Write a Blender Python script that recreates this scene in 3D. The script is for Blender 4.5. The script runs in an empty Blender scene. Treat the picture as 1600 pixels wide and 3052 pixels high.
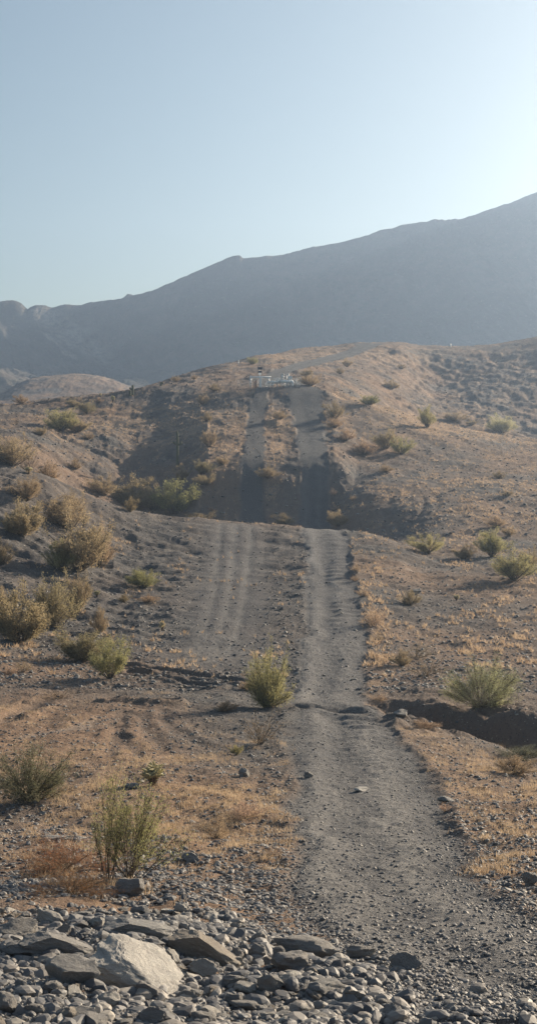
import bpy, math, random
import numpy as np
from math import radians, sin, cos, pi
from mathutils import Vector, Matrix, Euler

# ------------------------------------------------------------------ camera, sky, sun, exposure
F = 4000.0           # focal length in photo pixels (photo is 1600 x 3052)
YH = 1400.0          # photo row of the horizon
SUN_EL, SUN_AZ = 20.0, 48.0        # azimuth to the right of the view direction (+Y)
scene = bpy.context.scene
C = scene.collection
cd = bpy.data.cameras.new('camera')
cam = bpy.data.objects.new('camera', cd); C.objects.link(cam)
cam.location = (0, 0, 0); cam.rotation_euler = (radians(90), 0, 0)
cd.sensor_fit = 'VERTICAL'; cd.sensor_height = 36; cd.lens = 36 * F / 3052
cd.shift_y = (YH - 1526) / 3052.0
cd.clip_start = 0.5; cd.clip_end = 9000
scene.camera = cam

world = bpy.data.worlds.new("World"); scene.world = world; world.use_nodes = True
wn = world.node_tree; bg = wn.nodes['Background']
sky = wn.nodes.new('ShaderNodeTexSky'); sky.sky_type = 'NISHITA'; sky.sun_disc = False
sky.sun_elevation = radians(SUN_EL); sky.sun_rotation = radians(SUN_AZ)
sky.altitude = 300; sky.air_density = 1.0; sky.dust_density = 2.3; sky.ozone_density = 1.6
tint = wn.nodes.new('ShaderNodeMix'); tint.data_type = 'RGBA'; tint.blend_type = 'MULTIPLY'; tint.inputs[0].default_value = 1
tint.inputs[7].default_value = (1.06, 1.05, .93, 1); wn.links.new(sky.outputs[0], tint.inputs[6]); wn.links.new(tint.outputs[2], bg.inputs[0]); bg.inputs[1].default_value = 0.051

sl = bpy.data.lights.new('sun', 'SUN'); sl.energy = 5.0; sl.angle = radians(0.53); sl.color = (1.0, 0.83, 0.62)
so = bpy.data.objects.new('sun', sl); C.objects.link(so)
sd = Vector((sin(radians(SUN_AZ)) * cos(radians(SUN_EL)), cos(radians(SUN_AZ)) * cos(radians(SUN_EL)), sin(radians(SUN_EL))))
so.rotation_euler = sd.to_track_quat('Z', 'Y').to_euler()
so.location = (60, 60, 80)
vs = scene.view_settings
vs.view_transform = 'Standard'; vs.look = 'None'; vs.gamma = 1; vs.exposure = 1.22
scene.cycles.volume_bounces = 0
scene.cycles.max_bounces = 6
scene.cycles.transparent_max_bounces = 8

# ------------------------------------------------------------------ noise
def _h(ix, iy, seed):
    n = (ix * 374761393 + iy * 668265263 + seed * 974634777) & 0xffffffff
    n = ((n ^ (n >> 13)) * 1274126177) & 0xffffffff
    return ((n ^ (n >> 16)) & 0xffffff) / float(0xffffff)
def vnoise(x, y, seed=0):
    x = np.asarray(x, float); y = np.asarray(y, float)
    ix = np.floor(x).astype(np.int64); iy = np.floor(y).astype(np.int64)
    fx = x - ix; fy = y - iy
    fx = fx * fx * fx * (fx * (fx * 6 - 15) + 10); fy = fy * fy * fy * (fy * (fy * 6 - 15) + 10)
    a = _h(ix, iy, seed); b = _h(ix + 1, iy, seed); c = _h(ix, iy + 1, seed); d = _h(ix + 1, iy + 1, seed)
    return (a + (b - a) * fx + (c - a) * fy + (a - b - c + d) * fx * fy) * 2 - 1
def fbm(x, y, seed=0, octs=4, gain=0.5):
    s = 0; a = 1
    for k in range(octs):
        s = s + a * vnoise(x + 17.3 * k, y - 9.1 * k, seed + k); x = x * 2.03; y = y * 2.03; a *= gain
    return s
def ridged(x, y, seed=0, octs=4):
    s = 0; a = 1
    for k in range(octs):
        s = s + a * (1 - 2 * np.abs(vnoise(x, y, seed + k))); x = x * 2.07 + 3.1; y = y * 2.07 - 5.7; a *= 0.5
    return s
def sstep(a, b, x):
    t = np.clip((x - a) / (b - a), 0, 1); return t * t * (3 - 2 * t)

def pchip(xk, yk, xq):
    """xk,yk (K,N); xq (M,N) -> (M,N), all columns at once"""
    K, N = xk.shape
    h = np.diff(xk, axis=0); dl = np.diff(yk, axis=0) / h
    m = np.zeros_like(yk)
    w1 = 2 * h[1:] + h[:-1]; w2 = h[1:] + 2 * h[:-1]
    same = dl[:-1] * dl[1:] > 0
    with np.errstate(divide='ignore', invalid='ignore'):
        hm = (w1 + w2) / (w1 / dl[:-1] + w2 / dl[1:])
    m[1:-1] = np.where(same, hm, 0); m[0] = dl[0]; m[-1] = dl[-1]
    out = np.empty_like(xq)
    for j in range(N):
        i = np.clip(np.searchsorted(xk[:, j], xq[:, j]) - 1, 0, K - 2)
        t = (xq[:, j] - xk[i, j]) / h[i, j]; t2 = t * t; t3 = t2 * t
        out[:, j] = ((2 * t3 - 3 * t2 + 1) * yk[i, j] + (t3 - 2 * t2 + t) * h[i, j] * m[i, j]
                     + (-2 * t3 + 3 * t2) * yk[i + 1, j] + (t3 - t2) * h[i, j] * m[i + 1, j])
    return out
def pch1(xk, yk, xq):
    return pchip(np.array(xk, float)[:, None], np.array(yk, float)[:, None], np.array(xq, float)[:, None])[:, 0]

# ------------------------------------------------------------------ the lie of the land
# each line crosses the valley: (bearing px, distance m, sight row px)
def Lz(z, D): return [(-1600, D, YH - z * F / D), (3200, D, YH - z * F / D)]
LINES = [
 Lz(-1.7, 1.0), Lz(-2.7, 5.0),
 [(-1600, 11, 3040), (0, 11, 3020), (300, 11, 3040), (800, 11, 3080), (1600, 11, 3085), (3200, 11, 3060)],
 [(-1600, 14.5, 2750), (0, 14.5, 2775), (350, 14.5, 2790), (700, 14.5, 2840), (1200, 14.5, 2880), (1700, 14.5, 2880), (3200, 14.5, 2820)],
 [(-1600, 18, 2640), (0, 18, 2690), (450, 18, 2710), (800, 18, 2745), (1600, 18, 2750), (3200, 18, 2700)],
 [(-1600, 22.5, 2590), (0, 22.5, 2620), (800, 22.5, 2615), (1600, 22.5, 2600), (3200, 22.5, 2560)],
 [(-1600, 32, 2350), (0, 32, 2405), (800, 32, 2400), (1200, 32, 2400), (1600, 32, 2380), (3200, 32, 2300)],
 [(-1600, 44, 2150), (0, 44, 2185), (800, 44, 2205), (1150, 44, 2200), (1300, 42, 2235), (1450, 41, 2270), (1600, 40, 2300), (2200, 39, 2330), (3200, 39, 2330)],
 # near lip of the gully, its floor, its far bank
 [(-1600, 53, 2060), (0, 53, 2090), (350, 53, 2095), (800, 53, 2105), (1080, 53, 2103), (1150, 51, 2128), (1300, 48.5, 2165), (1450, 46.5, 2208), (1600, 44.5, 2250), (2200, 42, 2300), (3200, 42, 2300)],
 [(-1600, 55.5, 2045), (0, 55.5, 2072), (350, 55.5, 2078), (800, 55.5, 2084), (1060, 55.5, 2086), (1150, 54, 2158), (1300, 52, 2235), (1450, 50, 2300), (1600, 48.5, 2345), (2200, 46.2, 2400), (3200, 46, 2380)],
 [(-1600, 59, 2000), (0, 59, 2030), (350, 58, 2060), (700, 58, 2060), (800, 59, 2062), (1060, 58.5, 2062), (1150, 57, 2074), (1300, 54.3, 2098), (1450, 52, 2128), (1600, 50.4, 2152), (2200, 48.5, 2180), (3200, 50, 2150)],
 [(-1600, 74, 1800), (0, 72, 1900), (200, 72, 1925), (400, 72, 1935), (800, 72, 1930), (1060, 72, 1930), (1300, 72, 1945), (1600, 70, 1970), (3200, 70, 1900)],
 [(-1600, 90, 1560), (-300, 88, 1660), (0, 88, 1710), (200, 88, 1755), (400, 90, 1775), (800, 91, 1775), (1060, 90, 1770), (1300, 88, 1810), (1600, 86, 1830), (3200, 86, 1760)],
 [(-1600, 106, 1400), (-300, 104, 1460), (0, 104, 1525), (200, 106, 1595), (400, 108, 1645), (800, 110, 1650), (1040, 108, 1650), (1150, 104, 1680), (1300, 100, 1730), (1600, 98, 1745), (3200, 98, 1650)],
 # crest of the near mound
 [(-1600, 118, 1330), (-300, 118, 1365), (0, 118, 1392), (130, 118, 1418), (250, 120, 1475), (400, 122, 1522), (640, 124, 1550), (800, 125, 1560), (900, 125, 1574), (1040, 124, 1583), (1130, 120, 1602), (1200, 116, 1632), (1300, 112, 1668), (1600, 110, 1685), (3200, 110, 1580)],
 [(-1600, 136, 1400), (-300, 136, 1420), (0, 136, 1440), (200, 138, 1490), (400, 139, 1570), (640, 140, 1630), (900, 140, 1650), (1040, 139, 1640), (1130, 136, 1620), (1300, 128, 1612), (1600, 126, 1622), (3200, 126, 1500)],
 [(-1600, 155, 1330), (-300, 155, 1340), (0, 155, 1350), (130, 155, 1400), (200, 155, 1450), (300, 155, 1505), (400, 155, 1555), (520, 155, 1560), (600, 155, 1566), (640, 155, 1570), (900, 155, 1572), (985, 155, 1558), (1060, 153, 1515), (1130, 151, 1505), (1300, 148, 1500), (1600, 146, 1508), (3200, 146, 1380)],
 [(-1600, 168, 1300), (-300, 168, 1306), (0, 168, 1312), (130, 168, 1360), (200, 168, 1405), (300, 168, 1468), (400, 168, 1515), (520, 168, 1490), (590, 168, 1412), (625, 170, 1378), (700, 171, 1366), (900, 171, 1366), (980, 171, 1366), (1015, 170, 1382), (1060, 168, 1418), (1130, 165, 1428), (1300, 162, 1440), (1600, 160, 1450), (3200, 160, 1330)],
 [(-1600, 184, 1265), (-300, 184, 1270), (0, 184, 1276), (130, 184, 1300), (200, 184, 1330), (300, 184, 1360), (400, 184, 1398), (500, 184, 1384), (590, 184, 1345), (625, 184, 1322), (700, 184, 1314), (900, 184, 1314), (980, 184, 1314), (1015, 184, 1324), (1060, 183, 1350), (1130, 181, 1368), (1300, 179, 1386), (1600, 177, 1400), (3200, 177, 1280)],
 [(-1600, 206, 1220), (-300, 206, 1228), (0, 206, 1232), (130, 206, 1236), (200, 206, 1246), (300, 206, 1252), (400, 206, 1264), (480, 206, 1262), (560, 206, 1244), (625, 207, 1224), (720, 207, 1220), (900, 207, 1220), (980, 207, 1218), (1015, 206, 1232), (1060, 205, 1240), (1130, 203, 1258), (1300, 200, 1296), (1600, 198, 1345), (3200, 198, 1230)],
 # brow of the hill under the pipework, and the spurs either side of it
 [(-1600, 240, 1190), (-300, 240, 1207), (0, 240, 1206), (100, 238, 1198), (200, 236, 1188), (400, 232, 1166), (500, 228, 1158), (600, 224, 1160), (720, 220, 1156), (800, 220, 1155), (960, 220, 1157), (1000, 219, 1176), (1130, 218, 1212), (1250, 218, 1250), (1400, 218, 1282), (1600, 216, 1312), (3200, 216, 1200)],
 [(-1600, 262, 1230), (-300, 262, 1245), (0, 262, 1240), (200, 260, 1215), (400, 256, 1168), (480, 252, 1145), (560, 248, 1130), (700, 246, 1130), (820, 244, 1131), (950, 243, 1135), (1050, 242, 1172), (1130, 240, 1250), (1300, 240, 1335), (1600, 240, 1390), (3200, 240, 1260)],
 [(-1600, 300, 1260), (-300, 300, 1280), (0, 300, 1290), (200, 300, 1260), (400, 296, 1178), (480, 292, 1146), (560, 290, 1117), (700, 286, 1093), (850, 284, 1096), (980, 284, 1110), (1080, 282, 1140), (1180, 280, 1190), (1300, 278, 1245), (1450, 276, 1268), (1600, 274, 1285), (3200, 270, 1120)],
 [(-1600, 350, 1250), (-300, 350, 1280), (0, 350, 1290), (200, 350, 1270), (400, 346, 1195), (500, 342, 1150), (600, 340, 1112), (700, 338, 1084), (800, 336, 1060), (950, 336, 1058), (1060, 334, 1066), (1180, 330, 1100), (1300, 336, 1140), (1450, 340, 1118), (1600, 342, 1104), (3200, 340, 1000)],
 [(-1600, 410, 1230), (-300, 410, 1260), (0, 410, 1270), (200, 410, 1250), (400, 406, 1200), (600, 402, 1140), (800, 400, 1072), (900, 398, 1045), (1000, 396, 1034), (1060, 395, 1025), (1190, 392, 1022), (1250, 390, 1031), (1350, 385, 1034), (1450, 388, 1030), (1530, 390, 1019), (1600, 392, 1006), (2000, 392, 950), (3200, 392, 900)],
 [(-1600, 500, 1180), (-300, 500, 1200), (0, 500, 1195), (60, 500, 1185), (200, 500, 1190), (400, 500, 1185), (800, 500, 1110), (1200, 490, 1070), (1600, 480, 1060), (3200, 470, 960)],
 [(-1600, 580, 1120), (-300, 580, 1175), (0, 580, 1172), (50, 580, 1150), (100, 580, 1130), (180, 580, 1118), (260, 580, 1121), (330, 580, 1136), (400, 580, 1158), (520, 580, 1165), (800, 580, 1130), (1600, 580, 1080), (3200, 580, 960)],
 [(-1600, 680, 1140), (-300, 680, 1190), (0, 680, 1190), (200, 680, 1185), (400, 680, 1180), (800, 680, 1160), (1600, 680, 1110), (3200, 680, 980)],
 [(-1600, 880, 1080), (-300, 880, 1140), (0, 880, 1150), (300, 880, 1165), (380, 900, 1163), (600, 920, 1165), (800, 920, 1155), (1600, 920, 1080), (3200, 920, 900)],
 [(-1600, 985, 1080), (-300, 985, 1090), (0, 985, 1110), (120, 985, 1112), (220, 985, 1122), (320, 990, 1138), (400, 1000, 1140), (600, 1000, 1095), (800, 1000, 1060), (1200, 990, 980), (1600, 990, 910), (3200, 990, 800)],
 [(-1600, 1045, 960), (-300, 1045, 975), (0, 1045, 1003), (90, 1045, 1008), (160, 1050, 1022), (240, 1058, 1042), (300, 1062, 1045), (400, 1055, 1030), (600, 1050, 965), (800, 1045, 910), (1200, 1045, 835), (1600, 1045, 750), (3200, 1045, 680)],
 [(-1600, 1100, 880), (-300, 1100, 870), (-60, 1100, 892), (0, 1100, 899), (40, 1100, 899), (64, 1100, 906), (76, 1100, 919), (83, 1100, 923), (92, 1100, 914), (112, 1100, 907), (135, 1100, 909), (158, 1100, 915), (230, 1100, 908), (350, 1100, 893), (440, 1100, 872), (500, 1100, 846), (560, 1100, 820), (640, 1100, 786), (680, 1100, 770), (700, 1100, 765), (714, 1100, 765), (726, 1100, 773), (800, 1100, 766), (870, 1100, 755), (960, 1100, 735), (1060, 1100, 713), (1100, 1100, 700), (1140, 1100, 686), (1280, 1100, 663), (1420, 1100, 640), (1500, 1100, 610), (1600, 1100, 575), (2000, 1100, 500), (3200, 1100, 560)],
 [(-1600, 1240, 960), (0, 1240, 985), (600, 1240, 900), (1000, 1240, 840), (1600, 1240, 700), (3200, 1240, 680)],
]
colpx = np.concatenate([np.linspace(-1500, -60, 130, endpoint=False), np.linspace(-60, 1660, 760, endpoint=False), np.linspace(1660, 3100, 130)])
NC = len(colpx)
r1 = np.exp(np.linspace(math.log(1.2), math.log(9.5), 40, endpoint=False))
r2 = np.exp(np.linspace(math.log(9.5), math.log(640), 1420, endpoint=False))
r3 = np.linspace(640, 900, 40, endpoint=False)
r4 = np.linspace(900, 1240, 190)
rowD = np.concatenate([r1, r2, r3, r4]); NR = len(rowD)
Dk = np.array([pch1([p[0] for p in L], [p[1] for p in L], colpx) for L in LINES])
Pk = np.array([pch1([p[0] for p in L], [p[2] for p in L], colpx) for L in LINES])
Zk = Dk * (YH - Pk) / F
GD = np.repeat(rowD[:, None], NC, 1)
GP = np.repeat(colpx[None, :], NR, 0)
Z0 = pchip(np.log(Dk), Zk, np.log(GD))
GX = (GP - 800) / F * GD
ROWPY = YH - Z0 / GD * F                      # sight row of the smooth land
LOGR = np.log(rowD)

def smp(A, px, D):
    """bilinear read of a grid array at bearing px and distance D"""
    px = np.asarray(px, float); D = np.asarray(D, float)
    fi = np.interp(D, rowD, np.arange(NR)); fj = np.interp(px, colpx, np.arange(NC))
    i = np.clip(fi.astype(int), 0, NR - 2); j = np.clip(fj.astype(int), 0, NC - 2)
    a = fi - i; b = fj - j
    return (A[i, j] * (1 - a) * (1 - b) + A[i + 1, j] * a * (1 - b) + A[i, j + 1] * (1 - a) * b + A[i + 1, j + 1] * a * b)
def hitD(A, px, py, D0=9.6):
    col = smp(A, np.full(NR, px), rowD)
    row = YH - col / rowD * F
    ok = np.where((row <= py) & (rowD >= D0))[0]
    if len(ok) == 0: return 200.0
    i = ok[0]
    if i == 0: return rowD[0]
    t = (row[i - 1] - py) / max(row[i - 1] - row[i], 1e-6)
    return rowD[i - 1] + min(max(t, 0), 1) * (rowD[i] - rowD[i - 1])

# ---- tracks: (row, left px, right px[, least distance])
MAIN = [(2990, 1300, 2300), (2900, 1130, 2060), (2800, 980, 1800), (2700, 880, 1600), (2600, 840, 1430), (2450, 868, 1345), (2330, 880, 1300), (2250, 880, 1238),
        (2150, 870, 1165), (2100, 868, 1105), (2050, 880, 1092), (1950, 893, 1095), (1850, 908, 1085), (1750, 910, 1065),
        (1650, 912, 1046), (1590, 903, 1032)]
MAIN2 = [(1565, 885, 985), (1500, 893, 984), (1450, 900, 980), (1350, 890, 975), (1250, 875, 965), (1200, 858, 960), (1160, 850, 955)]
MAIN3 = [(1130, 775, 850), (1110, 803, 866), (1098, 835, 900), (1082, 890, 955), (1066, 965, 1030), (1047, 1020, 1085), (1034, 1060, 1120), (1026, 1050, 1140)]
SIDE = [(1565, 718, 790), (1450, 708, 782), (1350, 726, 788), (1250, 738, 790), (1200, 750, 800), (1162, 765, 800)]
def track(tab, D0=9.6):
    o = []
    for (py, l, r) in tab:
        D = hitD(Z0, (l + r) / 2, py, D0); o.append((D, (l - 800) / F * D, (r - 800) / F * D))
    return o
tm = track(MAIN) + track(MAIN2, 141) + track(MAIN3, 225)
ts = track(SIDE, 141); ts = ts + [(tm[len(MAIN) + len(MAIN2)][0], tm[len(MAIN) + len(MAIN2)][1], tm[len(MAIN) + len(MAIN2)][2])]
def tcoord(tab, X, D, wob):
    tab = sorted(tab); d = [a[0] for a in tab]
    L = np.interp(D, d, [a[1] for a in tab]) ; R = np.interp(D, d, [a[2] for a in tab])
    t = (X + wob - L) / np.maximum(R - L, 0.1)
    ok = (D > d[0] - 1) & (D < d[-1] + 2)
    return np.where(ok, t, -9), R - L
wob = 0.27 * fbm(GX * 0.6, GD * 0.35, 5, 4)
T1, W1 = tcoord(tm, GX, GD, wob)
T2, W2 = tcoord(ts, GX, GD, wob)
def tmask(t, e=0.085): return sstep(-e, e, t) * (1 - sstep(1 - e, 1 + e, t))
M1 = tmask(T1); M2 = tmask(T2, 0.1); ROAD = np.maximum(M1, M2 * 0.95)
ROAD = ROAD * (GD < 405)
# ---- polylines for ruts and faint wheel marks: (half width m, depth m, [(px, row)])
RUTS = [(0.9, 0.7, [(-50, 1222), (0, 1217), (120, 1206), (250, 1192), (392, 1174)]), (0.2, 0.045, [(335, 2250), (345, 2200), (370, 2160), (385, 2125)]), (0.2, 0.045, [(420, 2260), (380, 2215), (350, 2190), (335, 2160), (365, 2120)]),
        (0.2, 0.045, [(490, 2230), (460, 2200), (430, 2170), (420, 2130)]), (0.2, 0.045, [(600, 2215), (550, 2190), (500, 2160), (485, 2120)]),
        (0.25, 0.045, [(1262, 1478), (1264, 1500), (1258, 1525), (1240, 1552), (1190, 1585)]), (0.25, 0.045, [(1303, 1478), (1304, 1505), (1298, 1530), (1280, 1550)]),
        (0.24, 0.24, [(330, 1984), (375, 1990), (460, 2000), (560, 2008), (650, 2024), (740, 2035)]), (0.22, 0.2, [(390, 2006), (470, 2018), (560, 2032), (640, 2050)]),
        (0.25, 0.32, [(345, 2093), (420, 2094), (500, 2100)]), (0.3, 0.1, [(0, 2150), (50, 2120), (120, 2092), (170, 2086)]),
        (0.35, 0.12, [(868, 2108), (930, 2112), (1000, 2116), (1080, 2128)])]
WHEEL = [(0.34, [(655, 1562), (648, 1650), (642, 1750), (620, 1850), (575, 1970)]), (0.34, [(700, 1562), (695, 1650), (690, 1750), (668, 1850), (622, 1970)]),
         (0.34, [(748, 1570), (738, 1700), (725, 1800), (700, 1900), (668, 1965)]), (0.45, [(1150, 2540), (1240, 2650), (1330, 2730), (1450, 2800), (1620, 2850)]), (0.3, [(60, 2200), (250, 2170), (300, 2140)]), (0.3, [(1150, 1700), (1400, 1690)])]
def near_line(pts, D0=20, mg=3):
    w = []
    for (px, py) in pts:
        D = hitD(Z0, px, py, D0); w.append(((px - 800) / F * D, D))
    best = np.full(GX.shape, 1e9)
    ds = [p[1] for p in w]; i0 = max(np.searchsorted(rowD, min(ds) - mg), 0); i1 = np.searchsorted(rowD, max(ds) + mg)
    X = GX[i0:i1]; Y = GD[i0:i1]; b = best[i0:i1]
    for (ax, ay), (bx, by) in zip(w[:-1], w[1:]):
        vx, vy = bx - ax, by - ay; L2 = vx * vx + vy * vy + 1e-9
        t = np.clip(((X - ax) * vx + (Y - ay) * vy) / L2, 0, 1)
        b[:] = np.minimum(b, np.hypot(X - ax - t * vx, Y - ay - t * vy))
    return best
RUT = np.zeros(GX.shape); DZ = np.zeros(GX.shape)
for hw, dp, pts in RUTS:
    d = near_line(pts) + 0.12 * vnoise(GX * 1.7, GD * 1.7, 91)
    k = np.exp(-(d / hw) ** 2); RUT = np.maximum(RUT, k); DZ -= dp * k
    DZ += dp * 0.6 * np.exp(-((d - 2.2 * hw) / hw) ** 2)
WH = np.zeros(GX.shape)
for hw, pts in WHEEL:
    d = near_line(pts) + 0.2 * vnoise(GX * 0.9, GD * 0.5, 92)
    kk = np.exp(-(d / hw) ** 2); WH = np.maximum(WH, kk * (0.8 + 0.25 * vnoise(GX * 3, GD * 0.4, 93))); DZ -= .022 * kk - .018 * np.exp(-((d - 2 * hw) / hw) ** 2)
SPUR_TINT = np.exp(-((near_line([(125, 925), (190, 985), (270, 1045), (350, 1105)], 900, 60) + 6 * vnoise(GX * .03, GD * .03, 66)) / 11) ** 2)  # relief shading painted in: pale band along the spur valley, then rock outcrops
SPUR_TINT = np.maximum(SPUR_TINT, .9 * np.exp(-((near_line([(150, 1010), (172, 1030), (200, 1050)], 900, 40) + 4 * vnoise(GX * .12, GD * .12, 67)) / 4) ** 2))
# ---- relief
LB = np.exp(-((near_line([(700, 1568), (695, 1700), (680, 1800), (655, 1900), (610, 1975)])) / 2.6) ** 4)
LB = np.maximum(LB, .8 * np.exp(-((near_line([(350, 2240), (420, 2200), (470, 2140)])) / 2.5) ** 4))
offroad = 1 - ROAD
far = sstep(60, 200, GD)
rel = 0.11 * fbm(GX * 0.33, GD * 0.33, 11, 3) + 0.055 * fbm(GX * 1.1, GD * 1.1, 21, 4)
rel += far * (1 - .45 * sstep(960, 1100, GP)) * (0.30 * fbm(GX * 0.11, GD * 0.11, 31, 3) + 0.11 * ridged(GX * 0.42, GD * 0.3, 41, 3))
# rills running down the flanks of the hills
dZx = np.gradient(Z0, axis=1) / np.maximum(np.gradient(GX, axis=1), 1e-3)
flank = sstep(0.08, 0.35, np.abs(dZx)) * sstep(95, 150, GD) * (GD < 620)
rel += flank * (1 - .5 * sstep(960, 1100, GP)) * 0.24 * ridged(GX * 0.10 + GD * 0.04, GD * 0.5 + 0.25 * GX, 51, 4)
rs = sstep(246, 262, GD) * (1 - sstep(350, 385, GD)) * sstep(1060, 1200, GP)
rel += rs * (0.22 * ridged(GX * 0.13 + GD * 0.07, GD * 0.10 - GX * .04, 181, 4) + .3 * fbm(GX * .5, GD * .4, 185, 3))
rel += sstep(70, 110, GD) * (1 - sstep(115, 140, GD)) * 0.10 * ridged(GX * 0.25, GD * 0.9, 61, 3)
mound = sstep(850, 300, GP) * sstep(62, 80, GD) * (1 - sstep(112, 125, GD))
rel += mound * 0.22 * ridged(GX * 0.22, GD * 0.38 + GX * 0.1, 71, 4)
bank = sstep(1090, 1180, GP) * np.exp(-((ROWPY - 2150) / 70) ** 2) * sstep(45, 48, GD) * (1 - sstep(58, 62, GD))
rel += bank * 0.25 * fbm(GX * 0.9, GD * 0.9, 81, 4)
tire = 0.05 * np.sin(T1 * 2 * pi * 2 - 0.6) * W1 / 4.0
washb = 0.05 * np.sin(GD * 2 * pi / (0.75 + 0.004 * GD) + 3 * vnoise(GX * 0.5, GD * 0.25, 7) + GX * 0.8) * sstep(0.35, 0.6, T1) * (0.6 + 0.6 * vnoise(GX * 0.3, GD * 0.12, 8)) * sstep(30, 45, GD)
berm = 0.05 * np.exp(-((T1 - 1.04) / 0.05) ** 2) + 0.04 * np.exp(-((T1 + 0.04) / 0.05) ** 2)
berm = berm * np.clip(0.7 + 1.0 * vnoise(GX * 0.8, GD * 0.5, 9), 0, 2)
rel = rel * (1 - (0.75 + .18 * far) * ROAD) * (1 - .7 * LB) + ROAD * (tire * (1 - .7 * far) + washb) + berm * (GD > 16) * (GD < 300)
rel += 0.018 * fbm(GX * 5, GD * 5, 13, 3) * (GD < 80)
NMX = sstep(620, 760, GD)
mt = 9.0 * ridged(GX * 0.013 + GD * 0.006, GD * 0.004, 101, 5) + 2.2 * fbm(GX * 0.05, GD * 0.04, 111, 4)
crest = np.exp(-((GD - 1100) / 60) ** 2)
mt = mt * (1 - 0.93 * crest) + crest * 0.9 * fbm(GX * 0.09, GD * 0.02, 121, 4)
rel = rel * (1 - NMX) + mt * NMX + 0.6 * fbm(GX * .03, GD * .03, 131, 4) * sstep(330, 480, GD) * (1 - NMX)
flat = np.exp(-((GX - 0.6) / 7.5) ** 4 - ((GD - 221) / 5.0) ** 4)          # levelled pad of the pipe works
rel = rel * (1 - 0.8 * flat)
Z = Z0 + rel * sstep(6, 11, GD) + DZ
# ---- ground cover, plus the sunlit spur rim painted in as straw
def blob(px, py, rx, ry): return np.exp(-((GP - px) / rx) ** 2 - ((ROWPY - py) / ry) ** 2)
GRASS_RIM = (0.75 * blob(250, 2330, 600, 210) + 0.45 * blob(330, 2250, 240, 45) + 0.5 * blob(560, 2430, 250, 110) + 0.35 * blob(220, 2580, 220, 60) + 0.75 * blob(1500, 2400, 400, 230) + 0.5 * blob(1280, 2220, 200, 80)
      + 0.5 * blob(60, 2110, 130, 30) + 0.5 * blob(1110, 1850, 60, 260) + 0.45 * blob(1300, 1650, 230, 40) + 0.3 * blob(1500, 1850, 250, 140)
      + 0.65 * blob(420, 1260, 420, 75) * (GD > 150) + 0.5 * blob(1400, 1480, 330, 110) + 0.55 * blob(1300, 1270, 420, 60) + 1.2 * np.exp(-((ROWPY - np.interp(GP, [980, 1130, 1250, 1400, 1600], [1170, 1214, 1252, 1284, 1314])) / 14) ** 2) * (GP > 990) * (np.abs(GD - 214) < 10) + 0.9 * blob(880, 1050, 420, 42) * (GD > 222)  # crest line of the right spur: sunlit rim put into the straw colour
      + 0.5 * blob(825, 1350, 35, 200) * (GD > 142) + 0.5 * blob(640, 1330, 80, 160) * (GD > 142) + 0.4 * blob(1400, 1130, 250, 90) + 0.7 * blob(200, 1125, 160, 16) * (GD > 500))
GRASS_RIM = np.clip(GRASS_RIM, 0, 1)
patch = fbm(GX * 0.45, GD * 0.3, 141, 4) * (1 - 0.0 * far)
patch2 = fbm(GX * 1.6, GD * 1.1, 151, 3)
GRASS = np.clip(GRASS_RIM * 1.15 + 0.45 * patch + 0.5 * patch2 - 0.30, 0, 1) * (1 - ROAD) * (1 - 0.7 * RUT) * (1 - bank) * (1 + 1.15 * sstep(110, 170, GD)) * (1 - .6 * LB * (GD > 60))  # real grass together with the painted rim light of the spur crest
GRASS = GRASS * sstep(2760, 2600, ROWPY) * (GD < 640)
red = np.clip(0.42 + 0.5 * fbm(GX * 0.12, GD * 0.09, 161, 3) + .7 * (GRASS_RIM > 0) * GRASS_RIM * (1 - sstep(60, 70, GD)), 0, 1) * (1 - .75 * sstep(62, 70, GD) * (1 - sstep(118, 130, GD)) * sstep(1100, 950, GP))
pale = 0.8 * np.exp(-((T1 - 0.17) / 0.13) ** 2) + 0.7 * np.exp(-((T1 - 0.62) / 0.12) ** 2)
pale = pale * M1 * (0.65 + 0.5 * vnoise(GX * 0.9, GD * 0.12, 171)) * (GD > 14)
pale = pale * (1 - .75 * sstep(135, 160, GD)); pale = np.clip(np.maximum(pale, 0.36 * WH) , 0, 1)

# ------------------------------------------------------------------ materials
def newmat(name):
    m = bpy.data.materials.new(name); m.use_nodes = True
    nt = m.node_tree; return m, nt, nt.nodes['Principled BSDF']
def nnode(nt, t, **k):
    n = nt.nodes.new(t)
    for a, b in k.items(): setattr(n, a, b)
    return n
def val(nt, sock, v):
    if hasattr(v, 'is_output') or isinstance(v, bpy.types.NodeSocket): nt.links.new(v, sock)
    else: sock.default_value = v
def mixc(nt, fac, a, b, mode='MIX'):
    n = nnode(nt, 'ShaderNodeMix', data_type='RGBA', blend_type=mode)
    val(nt, n.inputs[0], fac)
    for s, v in ((n.inputs[6], a), (n.inputs[7], b)):
        val(nt, s, v if isinstance(v, bpy.types.NodeSocket) else (v[0], v[1], v[2], 1))
    return n.outputs[2]
def mth(nt, op, a, b=0.0, clamp=False):
    n = nnode(nt, 'ShaderNodeMath', operation=op, use_clamp=clamp); val(nt, n.inputs[0], a); val(nt, n.inputs[1], b); return n.outputs[0]
def noise(nt, vec, scale, detail=4, rough=0.6, dist=0.0):
    n = nnode(nt, 'ShaderNodeTexNoise'); nt.links.new(vec, n.inputs['Vector'])
    n.inputs['Scale'].default_value = scale; n.inputs['Detail'].default_value = detail
    n.inputs['Roughness'].default_value = rough; n.inputs['Distortion'].default_value = dist; return n.outputs[0]
def ramp(nt, fac, a, b):
    n = nnode(nt, 'ShaderNodeMapRange'); nt.links.new(fac, n.inputs[0]); n.inputs[1].default_value = a; n.inputs[2].default_value = b; return n.outputs[0]
def coords(nt, k='Object'):
    return nnode(nt, 'ShaderNodeTexCoord').outputs[k]
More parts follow.
